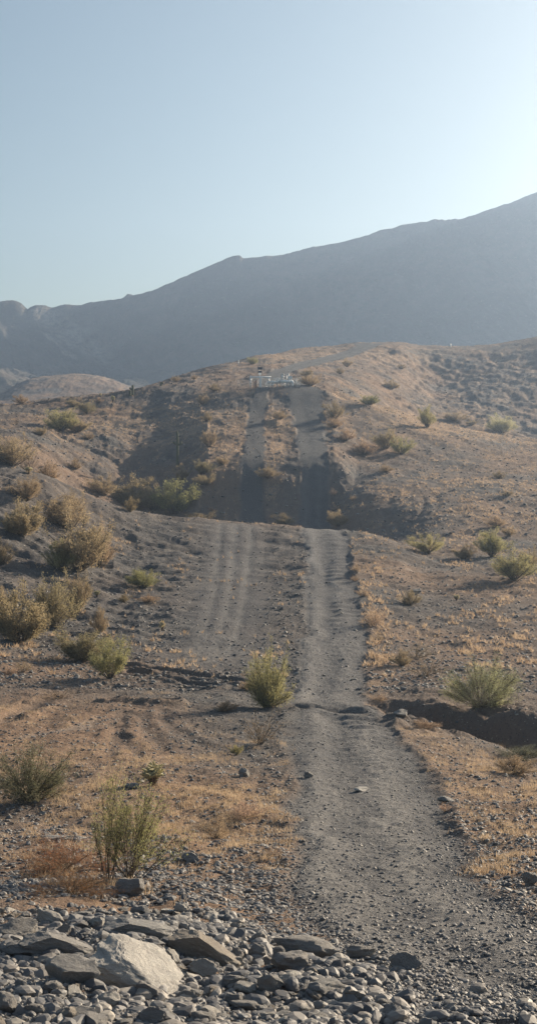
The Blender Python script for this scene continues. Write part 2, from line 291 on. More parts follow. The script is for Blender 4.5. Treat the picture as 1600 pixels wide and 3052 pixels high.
def attr(nt, name): return nnode(nt, 'ShaderNodeAttribute', attribute_name=name).outputs['Fac']

def land_material():
    m, nt, p = newmat('desert_ground'); co = coords(nt)
    n1 = noise(nt, co, 0.9, 6, 0.65); n2 = noise(nt, co, 7.0, 5, 0.7); n3 = noise(nt, co, 34.0, 3, 0.7)
    stony = mixc(nt, ramp(nt, n1, .35, .65), (.074, .074, .079), (.124, .117, .112))
    stony = mixc(nt, attr(nt, 'red'), stony, mixc(nt, ramp(nt, n2, .3, .7), (.180, .120, .085), (.260, .175, .120)))
    stony = mixc(nt, ramp(nt, n2, .52, .72), stony, (.062, .060, .062))
    v = nnode(nt, 'ShaderNodeTexVoronoi'); nt.links.new(co, v.inputs['Vector']); v.inputs['Scale'].default_value = 11
    spk = mth(nt, 'LESS_THAN', v.outputs['Distance'], .22)
    hs = nnode(nt, 'ShaderNodeSeparateColor'); nt.links.new(v.outputs['Color'], hs.inputs[0])
    bright = mth(nt, 'MULTIPLY', spk, mth(nt, 'GREATER_THAN', hs.outputs[0], .72))
    stony = mixc(nt, bright, stony, (.40, .35, .29))
    stony = mixc(nt, mth(nt, 'MULTIPLY', spk, mth(nt, 'LESS_THAN', hs.outputs[1], .4)), stony, (.06, .056, .056))
    grass = mixc(nt, ramp(nt, n2, .3, .7), (.375, .250, .155), (.49, .355, .235))
    g = mth(nt, 'MULTIPLY', mth(nt, 'MULTIPLY', attr(nt, 'grass'), .85), mth(nt, 'MULTIPLY', ramp(nt, n2, .40, .60), ramp(nt, n3, .40, .62)), True)
    c = mixc(nt, g, stony, grass)
    road = mixc(nt, ramp(nt, n2, .35, .7), (.082, .083, .089), (.138, .136, .139))
    road = mixc(nt, mth(nt, 'MULTIPLY', ramp(nt, n3, .55, .7), .55), road, (.29, .285, .275))
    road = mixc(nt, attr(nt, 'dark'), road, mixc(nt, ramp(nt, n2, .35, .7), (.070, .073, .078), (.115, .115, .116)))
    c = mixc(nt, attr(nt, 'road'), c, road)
    c = mixc(nt, attr(nt, 'pale'), c, mixc(nt, ramp(nt, n2, .3, .7), (.205, .197, .188), (.30, .285, .268)))
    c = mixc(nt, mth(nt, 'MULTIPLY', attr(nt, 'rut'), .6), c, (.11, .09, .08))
    nt.links.new(c, p.inputs['Base Color']); p.inputs['Roughness'].default_value = .93; p.inputs['Specular IOR Level'].default_value = .12
    b = nnode(nt, 'ShaderNodeBump'); b.inputs['Strength'].default_value = 1.0; b.inputs['Distance'].default_value = .10
    h = mth(nt, 'ADD', mth(nt, 'MULTIPLY', n2, .9), mth(nt, 'MULTIPLY', n3, .28))
    h = mth(nt, 'ADD', h, mth(nt, 'MULTIPLY', n1, 1.2))
    nt.links.new(h, b.inputs['Height']); nt.links.new(b.outputs[0], p.inputs['Normal'])
    return m
def mountain_material():
    m, nt, p = newmat('mountain_rock'); co = coords(nt)
    n1 = noise(nt, co, .012, 6, .65); n2 = noise(nt, co, .12, 6, .75); n3 = noise(nt, co, .5, 4, .7)
    c = mixc(nt, ramp(nt, n1, .42, .58), (.065, .058, .054), (.125, .105, .090))
    c = mixc(nt, ramp(nt, n2, .45, .68), c, (.075, .080, .062))
    c = mixc(nt, ramp(nt, n3, .60, .74), c, (.22, .19, .165))
    c = mixc(nt, mth(nt, 'MULTIPLY', attr(nt, 'spur_tint'), ramp(nt, n2, .35, .6)), c, (.25, .225, .20))  # painted relief contrast of the spur, with its pale outcrops
    nt.links.new(c, p.inputs['Base Color']); p.inputs['Roughness'].default_value = .95; p.inputs['Specular IOR Level'].default_value = .1
    b = nnode(nt, 'ShaderNodeBump'); b.inputs['Strength'].default_value = .9; b.inputs['Distance'].default_value = 3.0
    nt.links.new(mth(nt, 'ADD', n2, mth(nt, 'MULTIPLY', n3, .5)), b.inputs['Height']); nt.links.new(b.outputs[0], p.inputs['Normal'])
    return m
def rock_material(name, a, b_, c_, rough=.82, scale=1.0):
    m, nt, p = newmat(name); co = coords(nt)
    oi = nnode(nt, 'ShaderNodeObjectInfo')
    va = nnode(nt, 'ShaderNodeVectorMath', operation='ADD'); nt.links.new(co, va.inputs[0])
    cb = nnode(nt, 'ShaderNodeCombineXYZ'); nt.links.new(mth(nt, 'MULTIPLY', oi.outputs['Random'], 50.), cb.inputs[0]); nt.links.new(cb.outputs[0], va.inputs[1])
    co = va.outputs[0]
    n1 = noise(nt, co, 1.6 * scale, 5, .6, .4); n2 = noise(nt, co, 9 * scale, 5, .7); n3 = noise(nt, co, 40 * scale, 3, .7)
    c = mixc(nt, ramp(nt, n1, .35, .65), a, b_)
    c = mixc(nt, ramp(nt, n2, .55, .72), c, c_)
    c = mixc(nt, mth(nt, 'MULTIPLY', oi.outputs['Random'], .45), c, mixc(nt, n1, (.25, .215, .18), (.12, .12, .125)))
    c = mixc(nt, mth(nt, 'MULTIPLY', ramp(nt, n3, .55, .75), .4), c, (.42, .38, .33))
    nt.links.new(c, p.inputs['Base Color']); p.inputs['Roughness'].default_value = rough; p.inputs['Specular IOR Level'].default_value = .35
    b = nnode(nt, 'ShaderNodeBump'); b.inputs['Strength'].default_value = .8; b.inputs['Distance'].default_value = .03
    nt.links.new(mth(nt, 'ADD', mth(nt, 'MULTIPLY', n1, .9), mth(nt, 'ADD', n2, mth(nt, 'MULTIPLY', n3, .3))), b.inputs['Height']); nt.links.new(b.outputs[0], p.inputs['Normal'])
    return m
def stone_material(name):
    """many loose stones in one mesh: each has its own tone in the attribute 'tone'"""
    m, nt, p = newmat(name); t = attr(nt, 'tone'); co = coords(nt)
    n = nnode(nt, 'ShaderNodeValToRGB'); nt.links.new(t, n.inputs[0]); cr = n.color_ramp
    cr.elements[0].color = (.060, .058, .062, 1); cr.elements[1].color = (.42, .37, .30, 1)
    for pos, col in ((.3, (.130, .130, .134)), (.55, (.19, .18, .17)), (.75, (.235, .21, .185)), (.9, (.30, .275, .24))):
        e = cr.elements.new(pos); e.color = (*col, 1)
    n2 = noise(nt, co, 25, 3, .7)
    c = mixc(nt, mth(nt, 'MULTIPLY', ramp(nt, n2, .4, .7), .4), n.outputs[0], (.13, .12, .115))
    nt.links.new(c, p.inputs['Base Color']); p.inputs['Roughness'].default_value = .62; p.inputs['Specular IOR Level'].default_value = .4
    return m
def leaf_material(name, a, b_, trans=.55):
    m, nt, p = newmat(name); co = coords(nt); oi = nnode(nt, 'ShaderNodeObjectInfo')
    n1 = noise(nt, co, 2.2, 3, .6)
    c = mixc(nt, ramp(nt, n1, .3, .7), a, b_)
    hsv = nnode(nt, 'ShaderNodeHueSaturation'); nt.links.new(c, hsv.inputs['Color'])
    nt.links.new(mth(nt, 'ADD', mth(nt, 'MULTIPLY', oi.outputs['Random'], .45), .78), hsv.inputs['Value'])
    nt.links.new(mth(nt, 'ADD', mth(nt, 'MULTIPLY', oi.outputs['Random'], -.035), .515), hsv.inputs['Hue'])
    c = hsv.outputs[0]
    nt.links.new(c, p.inputs['Base Color']); p.inputs['Roughness'].default_value = .6; p.inputs['Specular IOR Level'].default_value = .25
    tr = nnode(nt, 'ShaderNodeBsdfTranslucent'); nt.links.new(c, tr.inputs[0])
    mx = nnode(nt, 'ShaderNodeMixShader'); mx.inputs[0].default_value = trans
    nt.links.new(p.outputs[0], mx.inputs[1]); nt.links.new(tr.outputs[0], mx.inputs[2])
    nt.links.new(mx.outputs[0], nt.nodes['Material Output'].inputs['Surface'])
    return m
def plain(name, col, rough=.5, metal=0.0, var=.12, scale=12):
    m, nt, p = newmat(name); co = coords(nt); n1 = noise(nt, co, scale, 4, .6)
    c = mixc(nt, ramp(nt, n1, .3, .75), col, tuple(v * (1 - var * 2) for v in col))
    nt.links.new(c, p.inputs['Base Color']); p.inputs['Roughness'].default_value = rough; p.inputs['Metallic'].default_value = metal
    return m
M_LAND = land_material(); M_MT = mountain_material()
M_ROCK = rock_material('weathered_rock', (.150, .150, .152), (.245, .235, .222), (.36, .34, .31))
M_PALE = rock_material('pale_rock', (.30, .285, .265), (.43, .41, .375), (.56, .535, .48))
M_BROWN = rock_material('brown_rock', (.17, .145, .12), (.25, .22, .185), (.32, .29, .25))
M_STONE = stone_material('loose_stone')
M_GREEN = leaf_material('creosote_leaf', (.270, .265, .120), (.370, .345, .170))
M_OLIVE = leaf_material('olive_leaf', (.285, .235, .135), (.385, .315, .195))
M_BRUSH = leaf_material('brown_twig', (.320, .240, .150), (.430, .330, .210), .5)
M_PALEG = leaf_material('pale_green_leaf', (.360, .360, .190), (.470, .450, .250))
M_DRY = leaf_material('dry_straw', (.42, .295, .195), (.58, .45, .32), .5)
M_RUST = leaf_material('rusty_twig', (.250, .105, .050), (.360, .185, .090), .4)
M_DARKG = leaf_material('dark_leaf', (.140, .150, .085), (.210, .205, .120), .4)
M_STEM = plain('bark', (.095, .072, .050), .9)
M_CACT = plain('cactus_skin', (.105, .115, .055), .8, 0, .2, 5)
M_CHOL = leaf_material('cholla_spine', (.62, .54, .34), (.80, .72, .48), .45)
M_CSTEM = plain('cholla_stem', (.14, .095, .06), .9)

# ------------------------------------------------------------------ mesh helpers
def mesh_np(name, V, Fq, mat, attrs=None, smooth=True, parent=None, corner=None):
    """V (n,3), Fq (m,k) -> object"""
    me = bpy.data.meshes.new(name); V = np.ascontiguousarray(V, np.float32); Fq = np.ascontiguousarray(Fq, np.int32)
    m, k = Fq.shape
    me.vertices.add(len(V)); me.vertices.foreach_set('co', V.ravel())
    me.loops.add(m * k); me.loops.foreach_set('vertex_index', Fq.ravel())
    me.polygons.add(m); me.polygons.foreach_set('loop_start', np.arange(0, m * k, k, dtype=np.int32))
    me.update(calc_edges=True)
    me.polygons.foreach_set('use_smooth', np.full(m, smooth, bool))
    for a, d in (attrs or {}).items():
        at = me.attributes.new(a, 'FLOAT', 'POINT'); at.data.foreach_set('value', np.ascontiguousarray(d, np.float32))
    me.materials.append(mat); me.update()
    o = bpy.data.objects.new(name, me); C.objects.link(o)
    if parent: o.parent = parent
    return o
def tag(o, label, cat=None, group=None, kind=None):
    if label: o['label'] = label
    if cat: o['category'] = cat
    if group: o['group'] = group
    if kind: o['kind'] = kind
    return o
def empty(name, loc, rz=0):
    e = bpy.data.objects.new(name, None); C.objects.link(e); e.location = loc; e.rotation_euler = (0, 0, rz); e.empty_display_size = .3; return e
class MB:
    def __init__(s): s.v = []; s.f = []; s.n = 0
    def add(s, V, Fs):
        V = np.asarray(V, float); Fs = np.asarray(Fs, int)
        s.v.append(V); s.f.append(Fs + s.n); s.n += len(V)
    def box(s, c, d, rz=0, rx=0):
        x, y, z = [q / 2 for q in d]
        V = np.array([[i, j, k] for i in (-x, x) for j in (-y, y) for k in (-z, z)])
        V = V @ np.array(Euler((rx, 0, rz)).to_matrix()).T + np.array(c)
        s.add(V, [[0, 1, 3, 2], [4, 6, 7, 5], [0, 4, 5, 1], [2, 3, 7, 6], [0, 2, 6, 4], [1, 5, 7, 3]])
    def tube(s, pts, r, k=8, cap=True):
        pts = np.array(pts, float); n = len(pts); r = np.broadcast_to(np.asarray(r, float), (n,))
        t = np.gradient(pts, axis=0); t /= np.linalg.norm(t, axis=1)[:, None] + 1e-9
        ref = np.array([0, 0, 1.]) if abs(t[:, 2]).mean() < .8 else np.array([1., 0, 0])
        u = np.cross(t, ref); u /= np.linalg.norm(u, axis=1)[:, None] + 1e-9; w = np.cross(t, u)
        a = np.arange(k) * 2 * pi / k
        V = pts[:, None] + r[:, None, None] * (np.cos(a)[None, :, None] * u[:, None] + np.sin(a)[None, :, None] * w[:, None])
        Fs = []
        for i in range(n - 1):
            for j in range(k):
                j2 = (j + 1) % k; Fs.append([i * k + j, i * k + j2, (i + 1) * k + j2, (i + 1) * k + j])
        V = V.reshape(-1, 3)
        if cap:
            m = len(V); V = np.vstack([V, pts[0], pts[-1]])
            for j in range(k):
                j2 = (j + 1) % k; Fs.append([m, j2, j, m]); Fs.append([m + 1, (n - 1) * k + j, (n - 1) * k + j2, m + 1])
        s.add(V, Fs)
    def build(s, name, mat, parent=None, smooth=False):
        V = np.vstack(s.v); me = bpy.data.meshes.new(name)
        fs = []
        for f in s.f:
            for q in f.tolist():
                if len(q) == 4 and q[0] == q[3]: q = q[:3]
                fs.append(q)
        me.from_pydata(V.tolist(), [], fs); me.validate(); me.materials.append(mat)
        me.polygons.foreach_set('use_smooth', np.full(len(me.polygons), smooth, bool)); me.update()
        o = bpy.data.objects.new(name, me); C.objects.link(o)
        if parent: o.parent = parent
        return o

# ------------------------------------------------------------------ land: ground, dirt roads, mountain
def land(name, rows, mat, sel=None):
    i0, i1 = rows
    I, J = np.meshgrid(np.arange(i0, i1), np.arange(NC - 1), indexing='ij')
    q = np.stack([I * NC + J, I * NC + J + 1, (I + 1) * NC + J + 1, (I + 1) * NC + J], -1).reshape(-1, 4)
    if sel is not None: q = q[sel[i0:i1, :NC - 1].ravel()]
    used = np.zeros(NR * NC, bool); used[q.ravel()] = True
    idx = np.cumsum(used) - 1
    V = np.stack([GX.ravel()[used], GD.ravel()[used], Z.ravel()[used]], -1)
    at = ({'road': np.maximum(ROAD, .6 * LB * (GD > 62)), 'grass': GRASS, 'red': red, 'dark': ROAD * sstep(128, 150, GD), 'pale': pale, 'rut': RUT} if mat is M_LAND else {'spur_tint': SPUR_TINT})
    o = mesh_np(name, V, idx[q], mat, {k: a.ravel()[used] for k, a in at.items()})
    o['kind'] = 'structure'; return o
iM = int(np.searchsorted(rowD, 640))
isr = ROAD > .5
main_sel = isr & (M1 > .5)
side_sel = isr & ~main_sel
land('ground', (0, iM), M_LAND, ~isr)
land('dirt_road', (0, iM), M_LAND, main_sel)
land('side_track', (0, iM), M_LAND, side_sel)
land('mountain', (iM, NR - 1), M_MT)

def gz(px, D): return smp(Z, px, D)
def place(px, py, D0=9.6):
    D = hitD(Z, px, py, D0); return Vector(((px - 800) / F * D, D, float(gz(px, D)))), D / F     # point, metres per photo px

# ------------------------------------------------------------------ rocks
def ico(sub):
    import bmesh
    bm = bmesh.new(); bmesh.ops.create_icosphere(bm, subdivisions=sub, radius=1)
    V = np.array([v.co[:] for v in bm.verts]); Fs = np.array([[v.index for v in f.verts] for f in bm.faces]); bm.free(); return V, Fs
ICO = {k: ico(k) for k in (1, 2, 4, 5)}
def rock_shape(rng, sub, ncut=14, rough=.03, lo=.55, hi=.92):
    V, Fs = ICO[sub]; V = V.copy()
    for k in range(ncut):
        n = rng.normal(size=3); n /= np.linalg.norm(n); d = rng.uniform(lo, hi)
        e = V @ n - d; V = V - np.where(e > 0, e * .93, 0)[:, None] * n
    if rough:
        f = 2.2
        s = rng.uniform(0, 90)
        for k in range(4):
            nz = (vnoise(V[:, 0] * f + s, V[:, 1] * f + V[:, 2] * 1.7 * f, 3 + k) + vnoise(V[:, 2] * f - s, V[:, 0] * 1.3 * f + V[:, 1] * f, 9 + k)) * .5
            V = V * (1 + (rough * 2.2 / (k + 1)) * nz)[:, None]; f *= 2.1
    return V, Fs
rng = np.random.default_rng(7)
protos = []
for i in range(16):
    V, Fs = rock_shape(rng, 4, ncut=int(rng.integers(9, 16)), rough=.075, lo=.5)
    me_o = None
    protos.append((V, Fs))
def cut_rock(cuts, seed, rough=.05):
    V, Fs = ICO[5]; V = V.copy()
    for n, d in cuts:
        n = np.array(n, float); n /= np.linalg.norm(n); e = V @ n - d; V = V - np.where(e > 0, e * .96, 0)[:, None] * n
    s = seed * 3.3; f = 1.7
    for k in range(6):
        nz = (vnoise(V[:, 0] * f + s, V[:, 1] * f + V[:, 2] * 1.7 * f, 3 + k) + vnoise(V[:, 2] * 2 * f - s, V[:, 0] * .8 * f + V[:, 1] * f, 9 + k)) * .5
        V = V * (1 + (rough * 1.8 / (k + 1)) * nz)[:, None]; f *= 2.0
    return V, Fs
protos.append(cut_rock([((.50, .10, .86), .36), ((-.55, -.35, .75), .58), ((0, -1, .25), .55), ((.9, -.2, .3), .88), ((-1, 0, .2), .82), ((.15, -.75, .65), .50), ((.7, -.1, .7), .52)], 5, .075))
protos.append(cut_rock([((.42, .15, .9), .30), ((-.7, -.1, .7), .55), ((.1, -1, .05), .45), ((0, .9, .4), .5), ((.6, -.5, .6), .55)], 9, .06))
rock_meshes = {}
def rock_mesh(i, mat):
    key = (i, mat.name)
    if key not in rock_meshes:
        V, Fs = protos[i]; me = bpy.data.meshes.new('rock'); me.from_pydata(V.tolist(), [], Fs.tolist()); me.materials.append(mat)
        me.polygons.foreach_set('use_smooth', np.ones(len(me.polygons), bool)); 
        try: me.set_sharp_from_angle(angle=radians(38))
        except Exception: pass
        me.update(); rock_meshes[key] = me
    return rock_meshes[key]
def slope_rot(px, D):
    e = .25; x = (px - 800) / F * D
    zx = (gz(px + e / D * F, D) - gz(px - e / D * F, D)) / (2 * e); zy = (gz(px * 1.0, D + e) - gz(px, D - e)) / (2 * e)
    return float(zx), float(zy)
def put_rock(i, mat, px, pyb, w, h, depth=.8, roll=0., rz=0., name='boulder', D0=9.6, pitch=0.):
    p, s = place(px, pyb, D0)
    W, H = w * s, h * s
    o = bpy.data.objects.new(name, rock_mesh(i, mat)); C.objects.link(o)
    o.scale = (W * .62, W * .5 * depth, H * .60)
    dD = W * .42 * depth
    z = float(gz(px, p.y + dD * .6))
    o.location = (p.x, p.y + dD, min(z, p.z + .1) + H * .40 - .02)
    o.rotation_euler = (pitch, roll, rz)
    return o
BOULD = [ # proto, material, px, bottom row, w, h, depth, roll, label
 (16, 'P', 385, 2968, 275, 122, 1.2, .24, 'largest pale sunlit boulder with a long slanting face in the rock bank'),
 (1, 'R', 206, 2942, 138, 88, .9, .18, 'blocky grey boulder with a tan base just left of the largest pale boulder'),
 (2, 'R', 48, 2806, 115, 66, .8, .05, 'dark grey boulder at the upper left end of the rock bank'),
 (3, 'R', 62, 2862, 140, 52, .7, .0, 'low bluish grey slab in front of the dark boulder at the left edge'),
 (17, 'R', 165, 2862, 190, 84, .8, .18, 'long tilted grey slab sloping down towards the blocky boulder'),
 (17, 'B', 612, 2872, 195, 104, .7, .30, 'long brown boulder tilting down to the right in the rock bank'),
 (17, 'R', 405, 2800, 185, 66, .9, .05, 'flat grey slab behind the largest pale boulder'),
 (7, 'R', 772, 2866, 58, 58, .9, .0, 'upright rounded grey rock right of the long brown boulder'),
 (8, 'R', 908, 2850, 172, 62, .7, .06, 'wide flat-topped grey boulder at the left edge of the dirt road'),
 (9, 'R', 862, 2908, 118, 56, .9, -.08, 'domed grey boulder in front of the wide flat-topped boulder'),
 (10, 'R', 1209, 2892, 86, 50, .9, .1, 'lone blocky grey boulder farthest right among the rocks, beside the road'),
 (11, 'R', 1078, 2860, 78, 42, .9, .05, 'rounded grey rock between the flat-topped boulder and the lone right one'),
 (12, 'R', 812, 2962, 78, 66, .9, .0, 'dark round boulder below the domed grey boulder'),
 (13, 'R', 375, 2672, 93, 62, .9, .0, 'smooth grey boulder at the foot of the tall green creosote bush'),
 (14, 'P', 316, 3010, 72, 58, .9, .1, 'pale angular block below the largest boulder near the photo bottom'),
 (15, 'R', 442, 2982, 76, 50, .9, .0, 'grey squarish rock under the right foot of the largest boulder'),
 (2, 'R', 190, 2790, 38, 40, .9, .0, 'small pointed grey rock standing behind the tilted slab'),
 (7, 'R', 178, 2818, 58, 36, .9, .1, 'small bluish grey rock resting behind the top of the tilted slab'),
 (9, 'R', 163, 2924, 46, 52, .8, -.3, 'small upright rock leaning on the blocky grey boulder'),
 (4, 'R', 965, 2976, 110, 50, .8, .2, 'dark layered slab among cobbles below the flat-topped boulder'),
 (12, 'R', 1150, 3008, 62, 38, .9, .0, 'dark squat block near the bottom below the lone right boulder'),
 (10, 'R', 553, 2992, 62, 42, .9, .0, 'grey block between the largest boulder and the photo bottom'),
 (3, 'P', 610, 3036, 74, 46, .9, .2, 'tan rounded block at the bottom below the long brown boulder'),
 (5, 'P', 148, 2762, 74, 46, .7, .5, 'pale tilted slab on the back of the rock bank at left'),
 (14, 'P', 536, 2724, 38, 42, .8, .3, 'small upright pale rock above the long brown boulder'),
 (6, 'R', 250, 2738, 60, 28, .8, .1, 'flat grey rock on the crest of the rock bank below the creosote'),
 (1, 'R', 240, 3048, 80, 44, .9, .0, 'grey cobble boulder at the bottom edge left of the pale angular block'),
 (8, 'R', 100, 3030, 60, 40, .9, .2, 'tan-topped rock near the bottom left corner'),
 (0, 'P', 500, 2880, 60, 50, .9, .2, 'pale block behind the right end of the largest boulder'),
 (11, 'R', 702, 2944, 66, 36, .8, .1, 'low grey rock midway between the brown boulder and the round dark one'),
 (13, 'R', 690, 2998, 60, 44, .9, .0, 'rounded grey rock second from the dark round boulder towards the bottom'),
 (15, 'B', 1062, 2990, 64, 40, .9, .0, 'brownish block right of the dark layered slab'),
 (2, 'R', 1196, 2140, 40, 24, .9, .0, 'rounded grey rock on the lip of the dark gully'),
 (3, 'R', 1328, 2394, 40, 22, .9, .2, 'dark flat rock on the right edge of the dirt road'),
 (4, 'P', 1075, 2360, 46, 14, .9, .1, 'thin pale rock lying in the middle of the dirt road'),
 (6, 'R', 395, 2352, 54, 20, .9, .0, 'dark flat rock beside the pale cholla'),
 (7, 'R', 727, 2316, 32, 30, .9, .0, 'dark stacked rock in the straw left of the road'),
 (11, 'R', 168, 2508, 78, 14, .9, .05, 'thin flat slab lying in orange grass behind the rusty brush'),
 (12, 'R', 922, 2318, 28, 22, .9, .0, 'blocky stone on the left side of the dirt road'),
 (9, 'R', 1582, 2640, 46, 40, .9, .0, 'dark rock at the right edge among gravel'),
 (10, 'R', 568, 2570, 48, 26, .9, .3, 'grey slab in the gravel right of the tall creosote'),
 (1, 'R', 1240, 1772, 26, 18, .9, .0, 'small grey rock on the slope right of the dirt road'),
]
RM = {'P': M_PALE, 'R': M_ROCK, 'B': M_BROWN}
for k, (i, m, px, py, w, h, dp, roll, lab) in enumerate(BOULD):
    o = put_rock(i, RM[m], px, py, w, h, dp, roll, .15 * ((k * 7) % 5 - 2), 'boulder' if w > 70 else 'rock')
    tag(o, lab, 'boulder' if w > 70 else 'rock', 'boulders and larger rocks')
# cobbles: the larger loose stones of the bank, one object each
random.seed(3)
cob = []
tries = 0
while len(cob) < 255 and tries < 6000:
    tries += 1
    px = random.uniform(-30, 1500); py = random.uniform(2700, 3075)
    lim = 2715 + max(0, px - 560) * .27
    if py < lim: continue
    if px > 480 and random.random() < (px - 480) / 700: continue
    w = random.choice([26, 30, 34, 40, 46, 56, 68, 82]) * (0.75 + .35 * (py - 2700) / 350)
    if any(abs(px - b[2]) < b[4] * .45 and -b[5] * 1.0 < py - b[3] < 6 for b in BOULD): continue
    if any(abs(px - c[0]) < (w + c[2]) * .40 and abs(py - c[1]) < (w + c[2]) * .22 for c in cob): continue
    cob.append((px, py, w))
cob.sort(key=lambda c: c[1])
for k, (px, py, w) in enumerate(cob):
    m = RM[random.choice('RRRRBP')]
    o = put_rock(random.randrange(16), m, px, py, w, w * random.uniform(.36, .68), random.uniform(.75, 1.1), random.uniform(-.3, .3), random.uniform(0, 6.28), 'cobble', 9.6, random.uniform(-.3, .3))
    cn = {'weathered_rock': 'grey', 'brown_rock': 'brownish', 'pale_rock': 'pale'}[m.name]; sz = 'fist sized' if w < 34 else ('head sized' if w < 56 else 'broad'); tag(o, '%s %s loose cobble among its like in the stony bank at the bottom' % (sz, cn), 'cobble', '%s %s cobbles of the bank' % (sz, cn))

# ---- loose stones as stuff
def stones(name, n, dens, D_lo, D_hi, size_lo, size_hi, px_lo=-450, px_hi=2100, sub=1, seed=1, flat=.55, sink=.35, powr=2.2, label='', fn=None, tmul=1.):
    """dens(px, D)->0..1 acceptance; sizes follow a power law (mostly small)"""
    g = np.random.default_rng(seed)
    # distance spread so that the stones per picture area stay about even
    t = g.uniform(0, 1, n * 3); D = 1 / (1 / D_lo + t * (1 / D_hi - 1 / D_lo)); px = g.uniform(px_lo, px_hi, n * 3)
    keep = g.uniform(0, 1, n * 3) < dens(px, D)
    D = D[keep][:n]; px = px[keep][:n]; n = len(D)
    s = size_lo * (size_hi / size_lo) ** (g.uniform(0, 1, n) ** powr)
    if fn is not None: s = s * fn(px, D)
    z = smp(Z, px, D); X = (px - 800) / F * D
    nv = 12 if sub == 1 else 42
    bank_ = [rock_shape(np.random.default_rng(seed * 100 + k), sub, ncut=6 if sub == 1 else 9, rough=0, lo=.6, hi=.95) for k in range(12)]
    base = np.array([b[0] for b in bank_])[g.integers(0, 12, n)]
    sc = np.stack([g.uniform(.7, 1.35, n), g.uniform(.6, 1.1, n), g.uniform(flat * .6, flat * 1.35, n)], -1) * s[:, None]
    V = base * sc[:, None, :]
    # tilt then turn
    a = g.normal(0, .28, n); ca, sa = np.cos(a)[:, None], np.sin(a)[:, None]
    V = np.stack([V[..., 0] * ca - V[..., 2] * sa, V[..., 1], V[..., 0] * sa + V[..., 2] * ca], -1)
    a = g.uniform(0, 2 * pi, n); ca, sa = np.cos(a)[:, None], np.sin(a)[:, None]
    V = np.stack([V[..., 0] * ca - V[..., 1] * sa, V[..., 0] * sa + V[..., 1] * ca, V[..., 2]], -1)
    V[..., 0] += X[:, None]; V[..., 1] += D[:, None]; V[..., 2] += (z + s * flat * (1 - 2 * sink))[:, None]
    Fs = ICO[sub][1][None] + (np.arange(n) * nv)[:, None, None]
    tone = np.repeat(np.clip(g.beta(1.3, 2.1, n) * tmul, 0, 1), nv)
    o = mesh_np(name, V.reshape(-1, 3), Fs.reshape(-1, 3), M_STONE, {'tone': tone}, smooth=False)
    tag(o, label, 'gravel', None, 'stuff'); return o
def roadt(px, D):
    return smp(T1, px, D)
def d_bank(px, D):
    row = YH - smp(Z0, px, D) / D * F
    lim = 2715 + np.maximum(0, px - 560) * .27
    return np.clip((row - lim) / 60 + .5, .0, 1) * (1 - .85 * sstep(950, 1350, px)) * (.25 + .75 * sstep(-.5, .3, fbm((px - 800) / F * D * 1.3, D * 1.3, 77, 2)))
stones('gravel', 42000, d_bank, 9.7, 19, .010, .060, sub=1, seed=2, flat=.6, label='loose grey stones and pebbles filling the bank at the bottom')
stones('gravel', 4600, d_bank, 9.8, 19, .04, .12, sub=2, seed=12, flat=.6, label='fist sized grey stones strewn over the bank')
def d_road(px, D):
    t = roadt(px, D); onr = ((t > -.35) & (t < 1.3)) | (D < 17)
    e = np.maximum(np.exp(-((t - 1.0) / .12) ** 2), np.exp(-((t + .08) / .16) ** 2))
    return np.clip(onr * (.35 + .9 * e - .25 * smp(pale, px, D)), 0, 1)
stones('gravel', 64000, d_road, 10.5, 62, .009, .050, sub=1, seed=3, flat=.5, powr=2.4, label='crushed grey gravel over the near dirt road and its edges')
def d_field(px, D):
    t = roadt(px, D); off = (t < -.05) | (t > 1.05)
    return np.clip(off * (.75 - .30 * smp(GRASS, px, D)), 0, 1)
stones('gravel', 64000, d_field, 19, 62, .010, .080, sub=1, seed=4, flat=.5, powr=3.0, label='scattered desert stones on the near flats')
def d_mid(px, D):
    t = roadt(px, D); onr = (t > 0) & (t < 1)
    return np.where(onr,   .10, (1 - .5 * smp(GRASS, px, D)) * (1 - .8 * smp(LB, px, D)))
stones('gravel', 56000, d_mid, 58, 130, .02, .15, sub=1, seed=5, flat=.5, powr=4.2, label='scattered stones over the middle mound')
def d_far(px, D):
    t = roadt(px, D); onr = (t > 0) & (t < 1)
    return np.where(onr, .08, 1.)
stones('gravel', 30000, d_far, 130, 420, .05, .26, sub=1, seed=6, flat=.5, powr=3.6, label='scattered stones over the far hillsides')

# ------------------------------------------------------------------ dry grass
def grass(name, n, dens, D_lo, D_hi, h_lo, h_hi, w, seed, label):
    g = np.random.default_rng(seed)
    t = g.uniform(0, 1, n * 6); D = 1 / (1 / D_lo + t * (1 / D_hi - 1 / D_lo)); px = g.uniform(-450, 2100, n * 6)
    keep = g.uniform(0, 1, n * 6) < dens(px, D); D = D[keep][:n]; px = px[keep][:n]; n = len(D)
    # tufts of several blades
    k = 5; D = np.repeat(D, k) + g.normal(0, .03, n * k); X = np.repeat((px - 800) / F, k) * np.repeat(D[::k], k) + g.normal(0, .03, n * k)
    z = smp(Z, X / D * F + 800, D); n = n * k
    h = g.uniform(h_lo, h_hi, n); a = g.uniform(0, 2 * pi, n); lx = g.normal(0, .45, n) * h; ly = g.normal(0, .45, n) * h
    P = np.stack([X, D, z - .01], -1); dx = np.stack([np.cos(a), np.sin(a), 0 * a], -1) * w / 2
    V = np.stack([P - dx, P + dx, P + np.stack([lx, ly, h], -1)], 1).reshape(-1, 3)
    Fs = np.arange(n * 3).reshape(-1, 3)
    o = mesh_np(name, V, Fs, M_DRY, smooth=False); tag(o, label, 'grass', None, 'stuff'); return o
